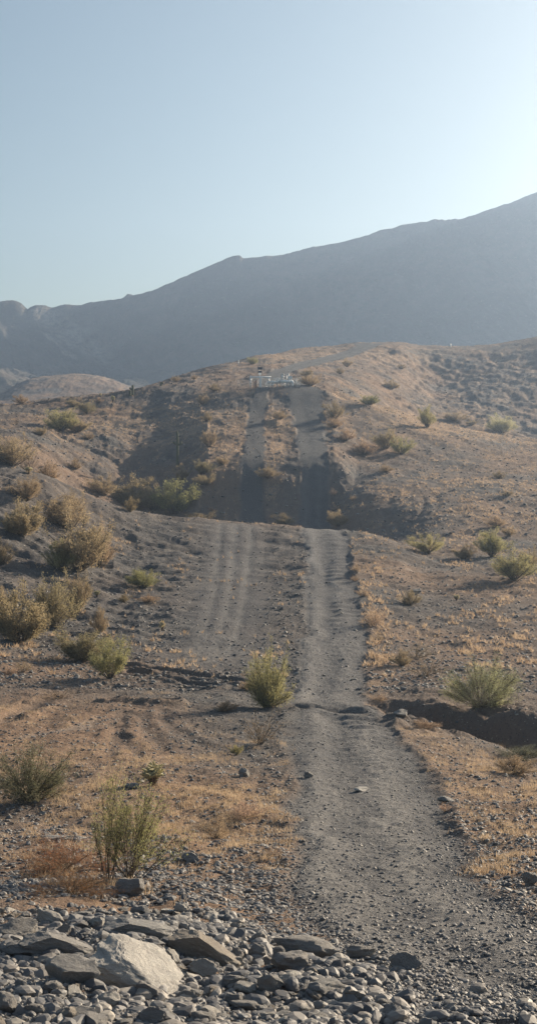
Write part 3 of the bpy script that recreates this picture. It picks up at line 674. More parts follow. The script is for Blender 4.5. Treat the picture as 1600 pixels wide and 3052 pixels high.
grass('dry_grass', 27000, lambda px, D: (smp(GRASS, px, D) ** 1.5) * sstep(-.3, .6, fbm((px - 800) / F * D * 2.2, D * 1.8, 55, 2)), 18.5, 62, .03, .17, .010, 21, 'straw coloured dry grass on the near flats')
grass('dry_grass', 22000, lambda px, D: smp(GRASS, px, D) ** 1.5, 62, 420, .12, .30, .05, 22, 'straw coloured dry grass on the hillsides')

# ------------------------------------------------------------------ shrubs
def shrub_mesh(seed, nstem=34, spread=62, nleaf=5200, leaf=.018, twigs=7, fill=.35, droop=.0, fmin=.30, asp=3.0, up=.5, stemr=.012, lean=0.):
    """unit shrub: 1 m high, about 1 m wide; returns (stem V,F), (leaf V,F)"""
    g = np.random.default_rng(seed); sv = []; sf = []; n0 = 0; pts = []; dirs = []
    def strand(P, r0, r1):
        nonlocal n0
        k = 3; m = len(P); t = np.gradient(P, axis=0); t /= np.linalg.norm(t, axis=1)[:, None] + 1e-9
        u = np.cross(t, [.3, .9, .2]); u /= np.linalg.norm(u, axis=1)[:, None] + 1e-9; w = np.cross(t, u)
        r = np.linspace(r0, r1, m)[:, None, None]; a = np.arange(k) * 2 * pi / k
        V = P[:, None] + r * (np.cos(a)[None, :, None] * u[:, None] + np.sin(a)[None, :, None] * w[:, None])
        sv.append(V.reshape(-1, 3))
        for i in range(m - 1):
            for j in range(k):
                j2 = (j + 1) % k; sf.append([n0 + i * k + j, n0 + i * k + j2, n0 + (i + 1) * k + j2, n0 + (i + 1) * k + j])
        n0 += m * k
    # shrub silhouette: a lumpy vase, radius and height vary round it
    lob = g.uniform(0, 6.28, 3)
    for s in range(nstem):
        az = g.uniform(0, 2 * pi); th = radians(spread) * g.uniform(0, 1) ** .65
        lump = 1 + .16 * math.sin(3 * az + lob[0]) + .12 * math.sin(5 * az + lob[1])
        L = (g.uniform(.66, 1.04)) * lump
        d = np.array([math.sin(th) * math.cos(az) + lean, math.sin(th) * math.sin(az), math.cos(th)])
        L = L * (1 / math.sqrt((d[2]) ** 2 + (d[0] ** 2 + d[1] ** 2) / .30)) if False else L * (.62 + .38 * d[2])
        q = np.linspace(0, 1, 7)[:, None]
        b = np.array([g.normal(0, .035), g.normal(0, .035), 0])
        P = b + d * L * q + np.array([0, 0, 1.]) * (up * .22 * q ** 2 * L * math.sin(th)) - np.array([0, 0, droop]) * q ** 3
        P[1:-1] += g.normal(0, .014, (5, 3)); P[:, 2] = np.maximum(P[:, 2], .005)
        strand(P, stemr, stemr * .35)
        for c in range(twigs):
            f = g.uniform(fmin, .97); i = int(f * 6); p0 = P[i] + (P[min(i + 1, 6)] - P[i]) * (f * 6 - i)
            dd = d + g.normal(0, .42, 3); dd[2] = abs(dd[2]) * .7 + .25; dd /= np.linalg.norm(dd)
            l = g.uniform(.12, .30) * (1.15 - f * .5); Q = p0 + dd * l * np.linspace(0, 1, 4)[:, None]; Q[1:] += g.normal(0, .008, (3, 3)); Q[:, 2] = np.maximum(Q[:, 2] - droop * .5 * f, .005)
            strand(Q, stemr * .4, stemr * .18)
            m = max(2, int(nleaf / (nstem * twigs)))
            tt = g.uniform(.08, 1.12, m)[:, None]
            pts.append(p0 + dd * l * tt + g.normal(0, .042, (m, 3))); dirs.append(np.repeat(dd[None], m, 0))
    Pp = np.vstack(pts); Dd = np.vstack(dirs); m = len(Pp); Pp[:, 2] = np.maximum(Pp[:, 2], .01)
    a = Dd + g.normal(0, .6, (m, 3)); a /= np.linalg.norm(a, axis=1)[:, None]
    b = np.cross(a, g.normal(size=(m, 3))); b /= np.linalg.norm(b, axis=1)[:, None] + 1e-9
    s = leaf * g.uniform(.6, 1.4, m)[:, None]
    V = np.stack([Pp - a * s * asp * .5, Pp + b * s * .5, Pp + a * s * asp * .5, Pp - b * s * .5], 1).reshape(-1, 3)
    # bring to 1 m high, 1 m wide
    S = np.vstack(sv); A = np.vstack([S, V]); w = np.percentile(A[:, 0], 99.0) - np.percentile(A[:, 0], 1.0); h = np.percentile(A[:, 2], 99.6)
    k = np.array([1 / w, 1 / w, 1 / h])
    return (S * k, np.array(sf)), (V * k, np.arange(m * 4).reshape(-1, 4))
KINDS = {
 # kind: (material, object name, category, shape variants)
 'green': (M_GREEN, [dict(nstem=40, spread=58, nleaf=15000, leaf=.013), dict(nstem=34, spread=66, nleaf=13000, leaf=.012), dict(nstem=46, spread=50, nleaf=15000, leaf=.013)]),
 'olive': (M_OLIVE, [dict(nstem=40, spread=62, nleaf=14000, leaf=.013), dict(nstem=34, spread=70, nleaf=20000, leaf=.014), dict(nstem=44, spread=52, nleaf=14000, leaf=.013)]),
 'brown': (M_BRUSH, [dict(nstem=44, spread=60, nleaf=11000, leaf=.010, asp=5), dict(nstem=40, spread=74, nleaf=10000, leaf=.010, asp=5)]),
 'paleg': (M_PALEG, [dict(nstem=40, spread=66, nleaf=15000, leaf=.014)]),
 'open':  (M_PALEG, [dict(nstem=70, spread=84, nleaf=28000, leaf=.0065, twigs=20, stemr=.007, fmin=.45, up=.9)]),
 'tall':  (M_GREEN, [dict(nstem=40, spread=62, nleaf=7500, leaf=.008, twigs=12, stemr=.007, lean=.24, fmin=.45)]),
 'wisp':  (M_GREEN, [dict(nstem=12, spread=34, nleaf=2600, leaf=.009, twigs=12, stemr=.008, lean=-.15)]),
 'round': (M_GREEN, [dict(nstem=60, spread=86, nleaf=24000, leaf=.011, twigs=12, up=1.2, fmin=.12)]),
 'straw': (M_DRY, [dict(nstem=44, spread=76, nleaf=5000, leaf=.008, asp=6, stemr=.006), dict(nstem=40, spread=66, nleaf=4200, leaf=.008, asp=6, stemr=.006)]),
 'rust':  (M_RUST, [dict(nstem=60, spread=84, nleaf=6500, leaf=.006, asp=8, stemr=.006, droop=.1)]),
 'airy':  (M_BRUSH, [dict(nstem=26, spread=62, nleaf=1500, leaf=.006, asp=7, stemr=.008, twigs=9)]),
 'dark':  (M_DARKG, [dict(nstem=60, spread=78, nleaf=20000, leaf=.008, twigs=16, stemr=.008)]),
}
sm_cache = {}
def shrub(kind, var, px, py, w, h, label, group, rz, name='shrub', cat='shrub', D0=9.6):
    mat, vs_ = KINDS[kind]; var %= len(vs_); key = (kind, var)
    p, s = place(px, py, D0)
    if key not in sm_cache:
        (SV, SF), (LV, LF) = shrub_mesh(hash(kind) % 1 + sum(map(ord, kind)) * 7 + var, **vs_[var])
        root = empty(name, p)
        st = mesh_np('stems', SV, SF, M_STEM, parent=root, smooth=True)
        lf = mesh_np('foliage', LV, LF, mat, parent=root, smooth=False)
        sm_cache[key] = (st, lf)
    else:
        root = empty(name, p); st0, lf0 = sm_cache[key]
        for q in (st0, lf0):
            c = q.copy(); C.objects.link(c); c.parent = root
    root.name = name
    root.location = (p.x, p.y + .1, p.z - .03 * h * s)
    root.rotation_euler = (0, 0, rz); kq = 1.0 if kind in ('tall', 'wisp', 'dark', 'open', 'round') else 1.18; root.scale = (w * s * kq, w * s * kq * .92, h * s * kq)
    tag(root, label, cat, group); return root
CR = 'creosote_bush', 'bush'; DB = 'dry_brush', 'dry shrub'
GA = 'bushes on the left slope of the near mound'; GB = 'bushes along the wash behind the near mound'; GC = 'bushes on the far left hillside'
GDn = 'shrubs beside the hill tracks'; GE = 'bushes on the right hillside'; GF = 'bushes in the right wash'; GG = 'dry shrubs on the near flats'; GH = 'tufts along the road edge'; GI = 'bushes near the pipe works'
PL = [
 # near
 ('tall', 385, 2630, 250, 320, 'tall green creosote fanning up beside the smooth grey boulder', None, *CR, 0),
 ('wisp', 318, 2634, 110, 345, 'thin wispy green creosote stems left of the tall creosote', None, *CR, 0),
 ('rust', 205, 2596, 260, 74, 'low rusty red brush spread left of the tall creosote', GG, *DB, 0),
 ('rust', 205, 2668, 230, 42, 'flattened orange brush in front of the rusty one by the grey boulder', GG, *DB, 0),
 ('straw', 645, 2500, 80, 70, 'pinkish straw shrub left of the road, right of the tall creosote', GG, *DB, 0),
 ('straw', 730, 2440, 100, 55, 'pale straw shrub on the left road edge', GG, *DB, 0),
 ('straw', 815, 2556, 56, 26, 'small orange tuft in gravel at the left road edge', GG, *DB, 0),
 ('dark', 86, 2385, 215, 165, 'sprawling dark green bush with bare stems at the left edge of the flats', None, *CR, 0),
 ('airy', 190, 2366, 90, 34, 'low tan brush right of the sprawling dark bush', GG, *DB, 0),
 ('airy', 776, 2219, 105, 100, 'airy reddish bare shrub left of the road below the round green bush', GG, *DB, 0),
 ('round', 797, 2108, 122, 178, 'bright green upright bush on the left edge of the road', None, *CR, 0),
 ('brown', 672, 2120, 66, 26, 'low grey brush left of the upright green bush', GG, *DB, 0),
 ('brown', 740, 2060, 50, 30, 'small olive tuft behind the upright green bush', GG, *DB, 0),
 ('airy', 172, 2082, 100, 28, 'low greyish brush beside the orange strip at left', GG, *DB, 0),
 ('green', 705, 2252, 34, 26, 'tiny green plant left of the airy reddish shrub', GG, *DB, 0),
 ('green', 374, 2432, 30, 24, 'tiny yellow green plant behind the tall creosote', GG, *DB, 0),
 ('open', 1430, 2106, 215, 150, 'wide pale green bush with visible fan of stems above the gully', None, *CR, 0),
 ('airy', 1240, 1965, 90, 52, 'brown bare brush behind the wide pale green bush', GF, *DB, 0),
 ('airy', 1268, 2018, 105, 64, 'brown bare brush left of the wide pale green bush', GF, *DB, 0),
 ('brown', 1195, 1985, 55, 40, 'small grey brush on the slope right of the road bend', GF, *DB, 0),
 ('straw', 1116, 1862, 72, 46, 'round orange tan shrub on the right road edge of the mound', GH, *DB, 0),
 ('straw', 1126, 1910, 40, 24, 'tan tuft just below the round orange tan shrub', GH, *DB, 0),
 ('straw', 1084, 1778, 42, 24, 'tan tuft above the round orange tan shrub', GH, *DB, 0),
 ('straw', 1061, 1704, 32, 26, 'upper tan tuft on the right road edge of the mound', GH, *DB, 0),
 ('straw', 1057, 1732, 26, 16, 'tiny orange tuft under the upper tan tuft at the road edge', GH, *DB, 0),
 ('brown', 1222, 1804, 60, 40, 'grey green brush on the slope right of the mound road', GF, *DB, 0),
 ('dark', 1560, 2262, 150, 38, 'dark brush on the gully lip at the right edge', GF, *DB, 40),
 ('brown', 1530, 2306, 130, 44, 'grey pink low brush lying in the grass below the gully', GF, *DB, 0),
 ('brown', 1270, 2172, 70, 22, 'dark low brush on the grassy lip right of the road', GF, *DB, 0),
 ('straw', 1328, 2422, 38, 26, 'straw tuft by the dark flat rock on the road edge', GG, *DB, 0),
 ('straw', 1130, 2090, 50, 22, 'pale straw tuft at the head of the gully', GG, *DB, 0),
 # left slope of the mound
 ('green', 330, 2022, 115, 108, 'rounded green bush at the foot of the left slope, lowest of the row', GA, *CR, 0),
 ('olive', 243, 1972, 125, 86, 'olive bush just behind the lowest rounded green bush', GA, *CR, 0),
 ('brown', 296, 1888, 46, 68, 'narrow brown upright brush on the left slope', GA, *DB, 0),
 ('olive', 62, 1917, 128, 150, 'large orange olive bush near the left edge of the slope', GA, *CR, 0),
 ('olive', 166, 1874, 112, 140, 'large olive bush right of the orange olive one', GA, *CR, 0),
 ('brown', 228, 1828, 82, 115, 'brown bush rising behind the large olive bush', GA, *CR, 0),
 ('brown', 10, 1850, 66, 86, 'brown bush cut by the left edge behind the orange olive one', GA, *CR, 0),
 ('green', 182, 1703, 75, 80, 'grey green bush at the left foot of the biggest bush clump', GA, *CR, 0),
 ('olive', 240, 1700, 165, 150, 'biggest olive bush in the middle of the left slope', GA, *CR, 0),
 ('brown', 300, 1690, 82, 122, 'brown bush at the right side of the biggest olive bush', GA, *CR, 0),
 ('olive', 205, 1578, 105, 92, 'olive bush directly above the biggest olive bush', GA, *CR, 0),
 ('brown', 208, 1520, 76, 52, 'small brown bush at the top of the middle clump', GA, *CR, 0),
 ('olive', 65, 1597, 96, 92, 'olive bush on the upper left slope by itself', GA, *CR, 0),
 ('brown', 6, 1684, 64, 66, 'brown bush cut by the left edge at mid slope', GA, *CR, 0),
 ('green', 427, 1752, 80, 48, 'low green bush alone on the bare left part of the mound', GA, *CR, 0),
 ('brown', 442, 1795, 64, 20, 'low dark brush just under the lone green bush', GA, *DB, 0),
 ('brown', 368, 1795, 36, 22, 'tiny brush left of the low dark brush', GA, *DB, 0),
 ('brown', 80, 1492, 92, 70, 'brown bush high on the left slope near the pale cholla', GA, *CR, 0),
 ('straw', 70, 2003, 48, 38, 'orange dry tuft low on the left slope', GA, *DB, 0),
 ('straw', 30, 2010, 44, 26, 'small straw tuft left of the orange dry tuft', GA, *DB, 0),
 # behind the crest
 ('olive', 308, 1478, 86, 56, 'leftmost olive bush of the row behind the mound crest', GB, *CR, 128),
 ('olive', 397, 1512, 96, 80, 'second olive bush of the row behind the mound crest', GB, *CR, 128),
 ('brown', 388, 1526, 38, 40, 'small brown bush in front of the second olive bush on the crest', GB, *CR, 0),
 ('olive', 460, 1522, 84, 66, 'yellow olive bush in the middle of the row behind the crest', GB, *CR, 128),
 ('green', 518, 1532, 120, 90, 'largest green bush at the right end of the row behind the crest', GB, *CR, 128),
 ('olive', 598, 1554, 70, 26, 'low yellow bush peeping over the crest right of the largest green one', GB, *CR, 128),
 ('brown', 142, 1440, 64, 52, 'brown bush just behind the upper left crest', GB, *CR, 122),
 ('airy', 85, 1408, 52, 62, 'thin bare brown shrub behind the upper left crest', GB, *DB, 122),
 ('olive', 38, 1388, 112, 82, 'wide olive bush at the left edge behind the crest', GB, *CR, 122),
 ('green', 184, 1285, 78, 58, 'green bush on the far left hillside', GC, *CR, 140),
 ('olive', 232, 1287, 60, 38, 'olive bush right of the green one on the far left hillside', GC, *CR, 140),
 ('olive', 121, 1298, 32, 24, 'small olive bush left of the green one on the far left hillside', GC, *CR, 140),
 ('brown', 226, 1399, 38, 30, 'small brown bush low on the far left hillside', GC, *CR, 140),
 ('brown', 263, 1310, 30, 20, 'tiny brown bush below the far olive bush', GC, *CR, 140),
 ('olive', 262, 1233, 42, 34, 'olive bush under the upper far left ridge', GC, *CR, 140),
 ('olive', 219, 1213, 34, 24, 'upper olive bush beside the lit ridge line at left', GC, *CR, 140),
 ('brown', 65, 1203, 42, 24, 'bush on the ridge line near the left edge', GC, *CR, 140),
 ('airy', 50, 1266, 16, 30, 'thin bare shrub on the far left slope', GC, *DB, 140),
 ('brown', 296, 1200, 22, 14, 'tiny bush beside the far cholla', GC, *DB, 140),
 ('brown', 524, 1138, 24, 17, 'little bush on the skyline left of the pipe works', GI, *CR, 200),
 ('brown', 578, 1131, 20, 12, 'low bush on the skyline nearer the pipe works', GI, *CR, 200),
 ('green', 755, 1086, 30, 19, 'green bush on the skyline above the solar panel', GI, *CR, 200),
 ('brown', 640, 1166, 36, 21, 'brown bush on the brow left of the pipe works', GI, *CR, 200),
 ('brown', 604, 1206, 32, 32, 'brown brush on the upper left flank of the hill', GDn, *DB, 145),
 ('brown', 616, 1255, 30, 24, 'grey tuft lower on the left flank of the hill', GDn, *DB, 145),
 ('brown', 622, 1332, 42, 50, 'tall brown brush left of the side track', GDn, *DB, 145),
 ('olive', 607, 1412, 46, 36, 'olive brush left of the side track near the shadow', GDn, *DB, 145),
 ('olive', 664, 1386, 40, 26, 'small olive bush beside the side track', GDn, *DB, 145),
 ('olive', 545, 1433, 46, 42, 'olive bush at the foot of the tall saguaro', GDn, *CR, 145),
 ('olive', 610, 1446, 50, 30, 'low olive bush right of the one by the tall saguaro', GDn, *CR, 145),
 ('straw', 630, 1522, 26, 11, 'tiny orange tuft in the dark hollow', GDn, *DB, 145),
 ('brown', 800, 1425, 64, 34, 'brown tuft between the two hill tracks, halfway up', GDn, *DB, 145),
 ('brown', 847, 1564, 56, 30, 'brown tuft between the two tracks at the mound crest', GDn, *DB, 128),
 ('brown', 833, 1250, 44, 26, 'brown tuft between the two hill tracks near the top', GDn, *DB, 145),
 ('olive', 1009, 1568, 54, 40, 'olive bush on the right edge of the road at the crest', GDn, *CR, 128),
 ('straw', 1003, 1520, 36, 20, 'tan tuft behind the olive bush on the road edge', GDn, *DB, 145),
 ('straw', 995, 1477, 30, 20, 'upper tan tuft right of the hill road', GDn, *DB, 145),
 ('straw', 1054, 1490, 26, 13, 'orange tuft apart from the hill road at its foot', GDn, *DB, 145),
 ('brown', 1000, 1248, 60, 46, 'brown green brush right of the hill road near the top', GDn, *DB, 145),
 ('brown', 996, 1275, 50, 32, 'second brown brush right of the hill road', GDn, *DB, 145),
 ('brown', 1030, 1313, 56, 30, 'third brown brush down from the top right of the hill road', GDn, *DB, 145),
 ('brown', 1084, 1356, 72, 42, 'wide brown brush lowest of those right of the hill road', GDn, *DB, 145),
 ('olive', 1150, 1337, 78, 52, 'olive bush on the near right hillside, left of a pair', GE, *CR, 145),
 ('green', 1197, 1355, 62, 46, 'greener bush on the near right hillside, right of a pair', GE, *CR, 145),
 ('green', 1272, 1273, 46, 56, 'upright green bush on the right spur line', GE, *CR, 145),
 ('green', 1102, 1207, 46, 26, 'green bush in the saddle right of the hill brow', GE, *CR, 145),
 ('paleg', 1493, 1290, 72, 48, 'pale green bush behind the right spur near the right edge', GE, *CR, 222),
 ('olive', 1357, 1256, 62, 26, 'low olive bush behind the right spur', GE, *CR, 222),
 ('olive', 1404, 1268, 32, 16, 'tiny olive bush behind the right spur next to the pale green one', GE, *CR, 222),
 ('brown', 1150, 1408, 42, 22, 'low brown brush under the pair of right hillside bushes', GE, *DB, 145),
 ('brown', 1484, 1426, 38, 20, 'brown brush alone on the open right hillside', GE, *DB, 145),
 ('brown', 1511, 1480, 32, 18, 'brown tuft lower on the open right hillside', GE, *DB, 140),
 ('olive', 1167, 1160, 36, 25, 'olive bush in the right hollow beyond the saddle', GE, *CR, 235),
 ('brown', 1197, 1100, 22, 15, 'small dark bush high in the right hollow', GE, *CR, 235),
 ('olive', 1034, 1094, 28, 24, 'green bush beside the road above the pipe works', GI, *CR, 225),
 ('brown', 1013, 1115, 24, 19, 'brown bush below the green one above the pipe works', GI, *CR, 225),
 ('olive', 925, 1150, 56, 30, 'olive bush right behind the pipe works fence', GI, *CR, 222),
 ('brown', 915, 1124, 38, 24, 'darker bush above the one behind the fence', GI, *CR, 225),
 ('green', 1274, 1650, 96, 52, 'wide green bush in the wash right of the mound crest', GF, *CR, 108),
 ('green', 1530, 1730, 120, 78, 'largest green bush on the right flat near the right edge', GF, *CR, 0),
 ('olive', 1578, 1697, 62, 60, 'olive bush behind the largest one at the right edge', GF, *CR, 104),
 ('olive', 1384, 1666, 54, 38, 'small bush in the wash between the wide and the grey green ones', GF, *CR, 108),
 ('green', 1468, 1660, 80, 74, 'grey green bush in the wash on the shaded right flat', GF, *CR, 108),
 ('olive', 1517, 1598, 44, 26, 'small bush above the grey green one in the wash', GF, *CR, 112),
 ('brown', 1481, 1570, 64, 28, 'brown brush above the right wash', GF, *DB, 112),
]
random.seed(11)
for k, (kind, px, py, w, h, lab, grp, nm, cat, D0) in enumerate(PL):
    rz = random.uniform(0, 6.28) if kind not in ('tall', 'wisp') else random.uniform(-.3, .3)
    shrub(kind, k, px, py, w, h, lab, grp, rz, nm, cat, max(D0, 9.6))

# ------------------------------------------------------------------ cacti
def saguaro(px, py, h, label, arms=(), D0=140, r=.25, grp='saguaros on the far hillside'):
    p, s = place(px, py, D0); H = h * s; root = empty('saguaro_cactus', p); tag(root, label, 'cactus', grp)
    def ribbed(P, R):
        P = np.array(P, float); n = len(P); k = 36; a = np.arange(k) * 2 * pi / k; rr = 1 + .10 * np.cos(a * 12)
        t = np.gradient(P, axis=0); t /= np.linalg.norm(t, axis=1)[:, None]; u = np.cross(t, [0, 1, .01]); u /= np.linalg.norm(u, axis=1)[:, None]; w = np.cross(t, u)
        V = P[:, None] + np.array(R)[:, None, None] * rr[None, :, None] * (np.cos(a)[None, :, None] * u[:, None] + np.sin(a)[None, :, None] * w[:, None])
        Fs = [[i * k + j, i * k + (j + 1) % k, (i + 1) * k + (j + 1) % k, (i + 1) * k + j] for i in range(n - 1) for j in range(k)]
        return V.reshape(-1, 3), np.array(Fs)
    q = np.linspace(0, 1, 16); R = r * (1 - .15 * q) * np.where(q > .93, np.sqrt(np.clip(1 - ((q - .93) / .07) ** 2, .02, 1)), 1)
    V, Fs = ribbed([(0.02 * math.sin(3 * t), 0, H * t - .1) for t in q], R); mesh_np('trunk', V, Fs, M_CACT, parent=root)
    for (z0, sx, L) in arms:
        P = [(0, 0, H * z0), (sx * .35, 0, H * z0 + .02), (sx * .55, 0, H * z0 + .18), (sx * .58, 0, H * z0 + .5 * L), (sx * .58, 0, H * z0 + L * .93), (sx * .58, 0, H * z0 + L)]
        V, Fs = ribbed(P, [.14, .14, .15, .15, .12, .03]); mesh_np('arm', V, Fs, M_CACT, parent=root)
saguaro(529, 1390, 108, 'tall slender saguaro in front of the shaded left hill flank', [(.60, .9, .45), (.62, -.75, .3)], 145, .16)
saguaro(396, 1176, 31, 'saguaro on the left skyline, the taller of a pair', [(.5, -.7, .35)], 200, .20)
saguaro(388, 1180, 19, 'short saguaro beside the taller skyline one', [], 200, .2)
saguaro(480, 1150, 13, 'tiny saguaro on the skyline right of the pair', [(.5, .6, .2)], 200, .2)
def cholla(px, py, w, h, label, D0=9.6, seed=1, nb=26, mat=None):
    p, s = place(px, py, D0); root = empty('cholla_cactus', p); tag(root, label, 'cactus', 'pale cholla cacti'); root.scale = (w * s * 1.5, w * s * 1.5, h * s * 1.15)
    g = random.Random(seed); st = MB(); jt = MB()
    for b in range(14):
        a = g.uniform(0, 6.28); th = g.uniform(.1, .85); d = Vector((sin(th) * cos(a) * .5, sin(th) * sin(a) * .5, cos(th) * .9))
        P = [Vector((0, 0, 0)) + d * t * .68 + Vector((g.gauss(0, .012), g.gauss(0, .012), 0)) for t in (0, .33, .66, 1)]
        st.tube([tuple(q) for q in P], [.035, .028, .024, .02], 6)
        for c in range(7):
            t = g.uniform(.45, 1); q = Vector((0, 0, 0)) + d * t * .68
            e = Vector((g.gauss(0, .6), g.gauss(0, .6), g.uniform(.2, 1))).normalized() * g.uniform(.10, .2)
            pts = [q, q + e * .5, q + e]
            jt.tube([tuple(x) for x in pts], [.026, .033, .016], 6)
            for n in range(26):
                f = g.uniform(0, 1); o = q + e * f; dd = Vector((g.gauss(0, 1), g.gauss(0, 1), g.gauss(0, 1))).normalized() * .075
                o2 = o + Vector((g.gauss(0, .004), g.gauss(0, .006), .011))
                jt.add([tuple(o), tuple(o2), tuple(o + dd)], [[0, 1, 2, 0]])
    st.build('stems', M_CSTEM, root, True); jt.build('joints', M_CHOL, root, False)
cholla(459, 2341, 92, 80, 'pale spiny cholla with dark branching stems on the left flat', seed=4)
cholla(86, 1412, 30, 26, 'small pale cholla high on the left slope', 60, 5)
cholla(105, 1528, 30, 26, 'reddish cholla beside the lone olive bush on the upper left slope', 60, 6)
cholla(290, 1778, 30, 22, 'tiny pale cholla on the left slope above the narrow brown brush', 60, 7)
cholla(483, 1880, 26, 38, 'small orange cholla standing alone on the bare mound', 60, 8)
cholla(337, 1200, 18, 26, 'pale headed cholla under the left skyline saguaros', 200, 9)
cholla(300, 1184, 12, 16, 'faint cholla left of the pale headed one', 200, 10)
cholla(1360, 1790, 22, 22, 'tiny rust coloured cholla on the right slope', 60, 11)

# ------------------------------------------------------------------ pipeline works on the hill brow
M_WHITE = plain('white_paint', (.90, .90, .88), .35, 0, .03); M_GREY = plain('grey_paint', (.40, .42, .43), .5, 0, .1)
M_DARK = plain('dark_steel', (.05, .05, .055), .5); M_GALV = plain('galvanised_steel', (.42, .43, .44), .45, .5, .1)
M_CELL = plain('solar_cell', (.012, .016, .03), .15); M_RUSTY = plain('rusty_steel', (.22, .10, .05), .8)
PD = 221.0
def wp(px, py=1154, D=PD):
    x = (px - 800) / F * D; return Vector((x, D, float(gz(px, D))))
ppm = F / PD        # photo px per metre
zg = lambda px, D=PD: float(gz(px, D))
# pipe assembly
o = wp(838); root = empty('pipeline_assembly', o); tag(root, 'white painted pipe and valve assembly on short supports at the hill brow', 'pipework')
def X(px): return (px - 838) / ppm
def H(py): return (1153 - py) / ppm
m = MB(); m.tube([(X(804), 0, H(1139)), (X(826), 0, H(1138.5))], .19, 14); m.tube([(X(826), 0, H(1138)), (X(866), 0, H(1137.5))], .25, 14)
m.tube([(X(866), 0, H(1137.5)), (X(870.5), 0, H(1138)), (X(872), 0, H(1142)), (X(872), 0, H(1152)), (X(872), 0, -.3)], [.25, .24, .22, .2, .2], 14); m.build('main_pipe', M_WHITE, root, True)
for px in (828, 834, 841, 861):
    m = MB(); m.tube([(X(px) - .04, 0, H(1138.2)), (X(px) + .04, 0, H(1138.2))], .36, 16); m.build('flange', M_GREY if px in (834,) else M_WHITE, root)
m = MB(); m.tube([(X(802), 0, H(1143)), (X(809), -.3, H(1149.5)), (X(818), 0, H(1143.5))], .09, 8); m.build('brace', M_WHITE, root, True)
m = MB(); m.tube([(X(794), .1, -.1), (X(793.5), .1, H(1147)), (X(795.5), .1, H(1140)), (X(800), .1, H(1138)), (X(804), 0, H(1139))], .11, 10); m.build('inlet_bend', M_WHITE, root, True)
m = MB(); m.tube([(X(811), 0, H(1135)), (X(819), 0, H(1128)), (X(838), 0, H(1128))], .07, 8); m.tube([(X(820), 0, H(1128)), (X(820), 0, H(1134))], .07, 8)
m.tube([(X(823), 0, H(1134)), (X(830), 0, H(1131)), (X(838), 0, H(1131))], .06, 8); m.build('bypass_pipe', M_WHITE, root, True)
for (px, top, r, hd) in ((839.5, 1117, .14, .12), (844.5, 1116.5, .10, .08), (853.5, 1118.5, .10, .09), (859, 1116.5, .11, .10)):
    m = MB(); m.tube([(X(px), 0, H(1136)), (X(px), 0, H(top))], r, 12); v = m.build('valve_riser', M_WHITE, root, True)
    m = MB(); m.tube([(X(px), 0, H(top) - .02), (X(px), 0, H(top) + .10)], r + .05, 12); m.build('valve_cap', M_WHITE, v, True)
m = MB(); m.tube([(X(865), -.12, H(1126)), (X(865), .12, H(1126))], .34, 18); hw = m.build('actuator', M_WHITE, root)
m = MB(); m.tube([(X(865), 0, H(1136)), (X(865), 0, H(1128))], .10, 8); m.build('actuator_stem', M_GREY, root)
m = MB(); m.tube([(X(843), -.5, H(1121) + .28 * cos(a)) if False else (X(842) + .26 * sin(a), -.34, H(1122) + .26 * cos(a)) for a in np.linspace(0, 2 * pi, 15)], .025, 5, False); m.build('handwheel', M_DARK, root)
for px in (812, 826, 855, 864):
    m = MB(); m.box((X(px), 0, H(1147)), (.16, .3, H(1141.0) - H(1154.5))); m.box((X(px), 0, H(1142)), (.5, .4, .06)); m.build('support', M_GREY, root)
# tank-like branch at right
m = MB(); m.tube([(X(848), .9, H(1134)), (X(874), .9, H(1134))], .13, 10); m.tube([(X(848), .9, H(1134)), (X(848), .9, -.2)], .13, 10); m.build('branch_pipe', M_WHITE, root, True)
# goal-post pipe rack
o = wp(777); root = empty('pipe_rack', o); tag(root, 'white crossbar on posts with dark bands left of the pipe assembly', 'pipe rack')
def X(px): return (px - 777) / ppm
m = MB(); m.tube([(X(746), 0, H(1124.5)), (X(808), 0, H(1124.0))], .14, 12); m.build('crossbar', M_WHITE, root, True)
for (px, r, bot) in ((747.5, .12, 1154), (801, .13, 1154)):
    m = MB(); m.tube([(X(px), 0, H(1122) - (.12 if px > 760 else -.1)), (X(px), 0, H(bot) - .2)], r, 12); pst = m.build('post', M_WHITE, root, True)
    for py in (1135, 1142):
        m = MB(); m.tube([(X(px), 0, H(py) - .06), (X(px), 0, H(py) + .06)], r + .012, 12); m.build('band', M_DARK, pst, True)
m = MB(); m.box((X(776), 0, H(1139.5)), (.36, .3, 1.7)); m.build('cabinet', M_WHITE, root)
# solar panel mast
o = wp(773, D=PD + 1.2); root = empty('solar_panel_mast', o); tag(root, 'two small dark solar panels and a box on a thin mast behind the crossbar', 'solar panel')
m = MB(); m.tube([(0, 0, -.2), (0, 0, H(1097))], .05, 8); m.build('mast', M_GALV, root, True)
m = MB(); m.box((.10, -.12, H(1100.3)), (.72, .04, .48), 0, -.5); pn = m.build('solar_panel', M_CELL, root)
m = MB(); m.box((.10, -.098, H(1100.3)), (.78, .03, .54), 0, -.5); m.build('panel_frame', M_GALV, pn)
m = MB(); m.box((.08, -.12, H(1111)), (.66, .05, .36), 0, -.15); m.build('solar_panel', M_CELL, root)
m = MB(); m.box((.06, -.12, H(1117)), (.44, .26, .40)); m.build('battery_box', M_WHITE, root)
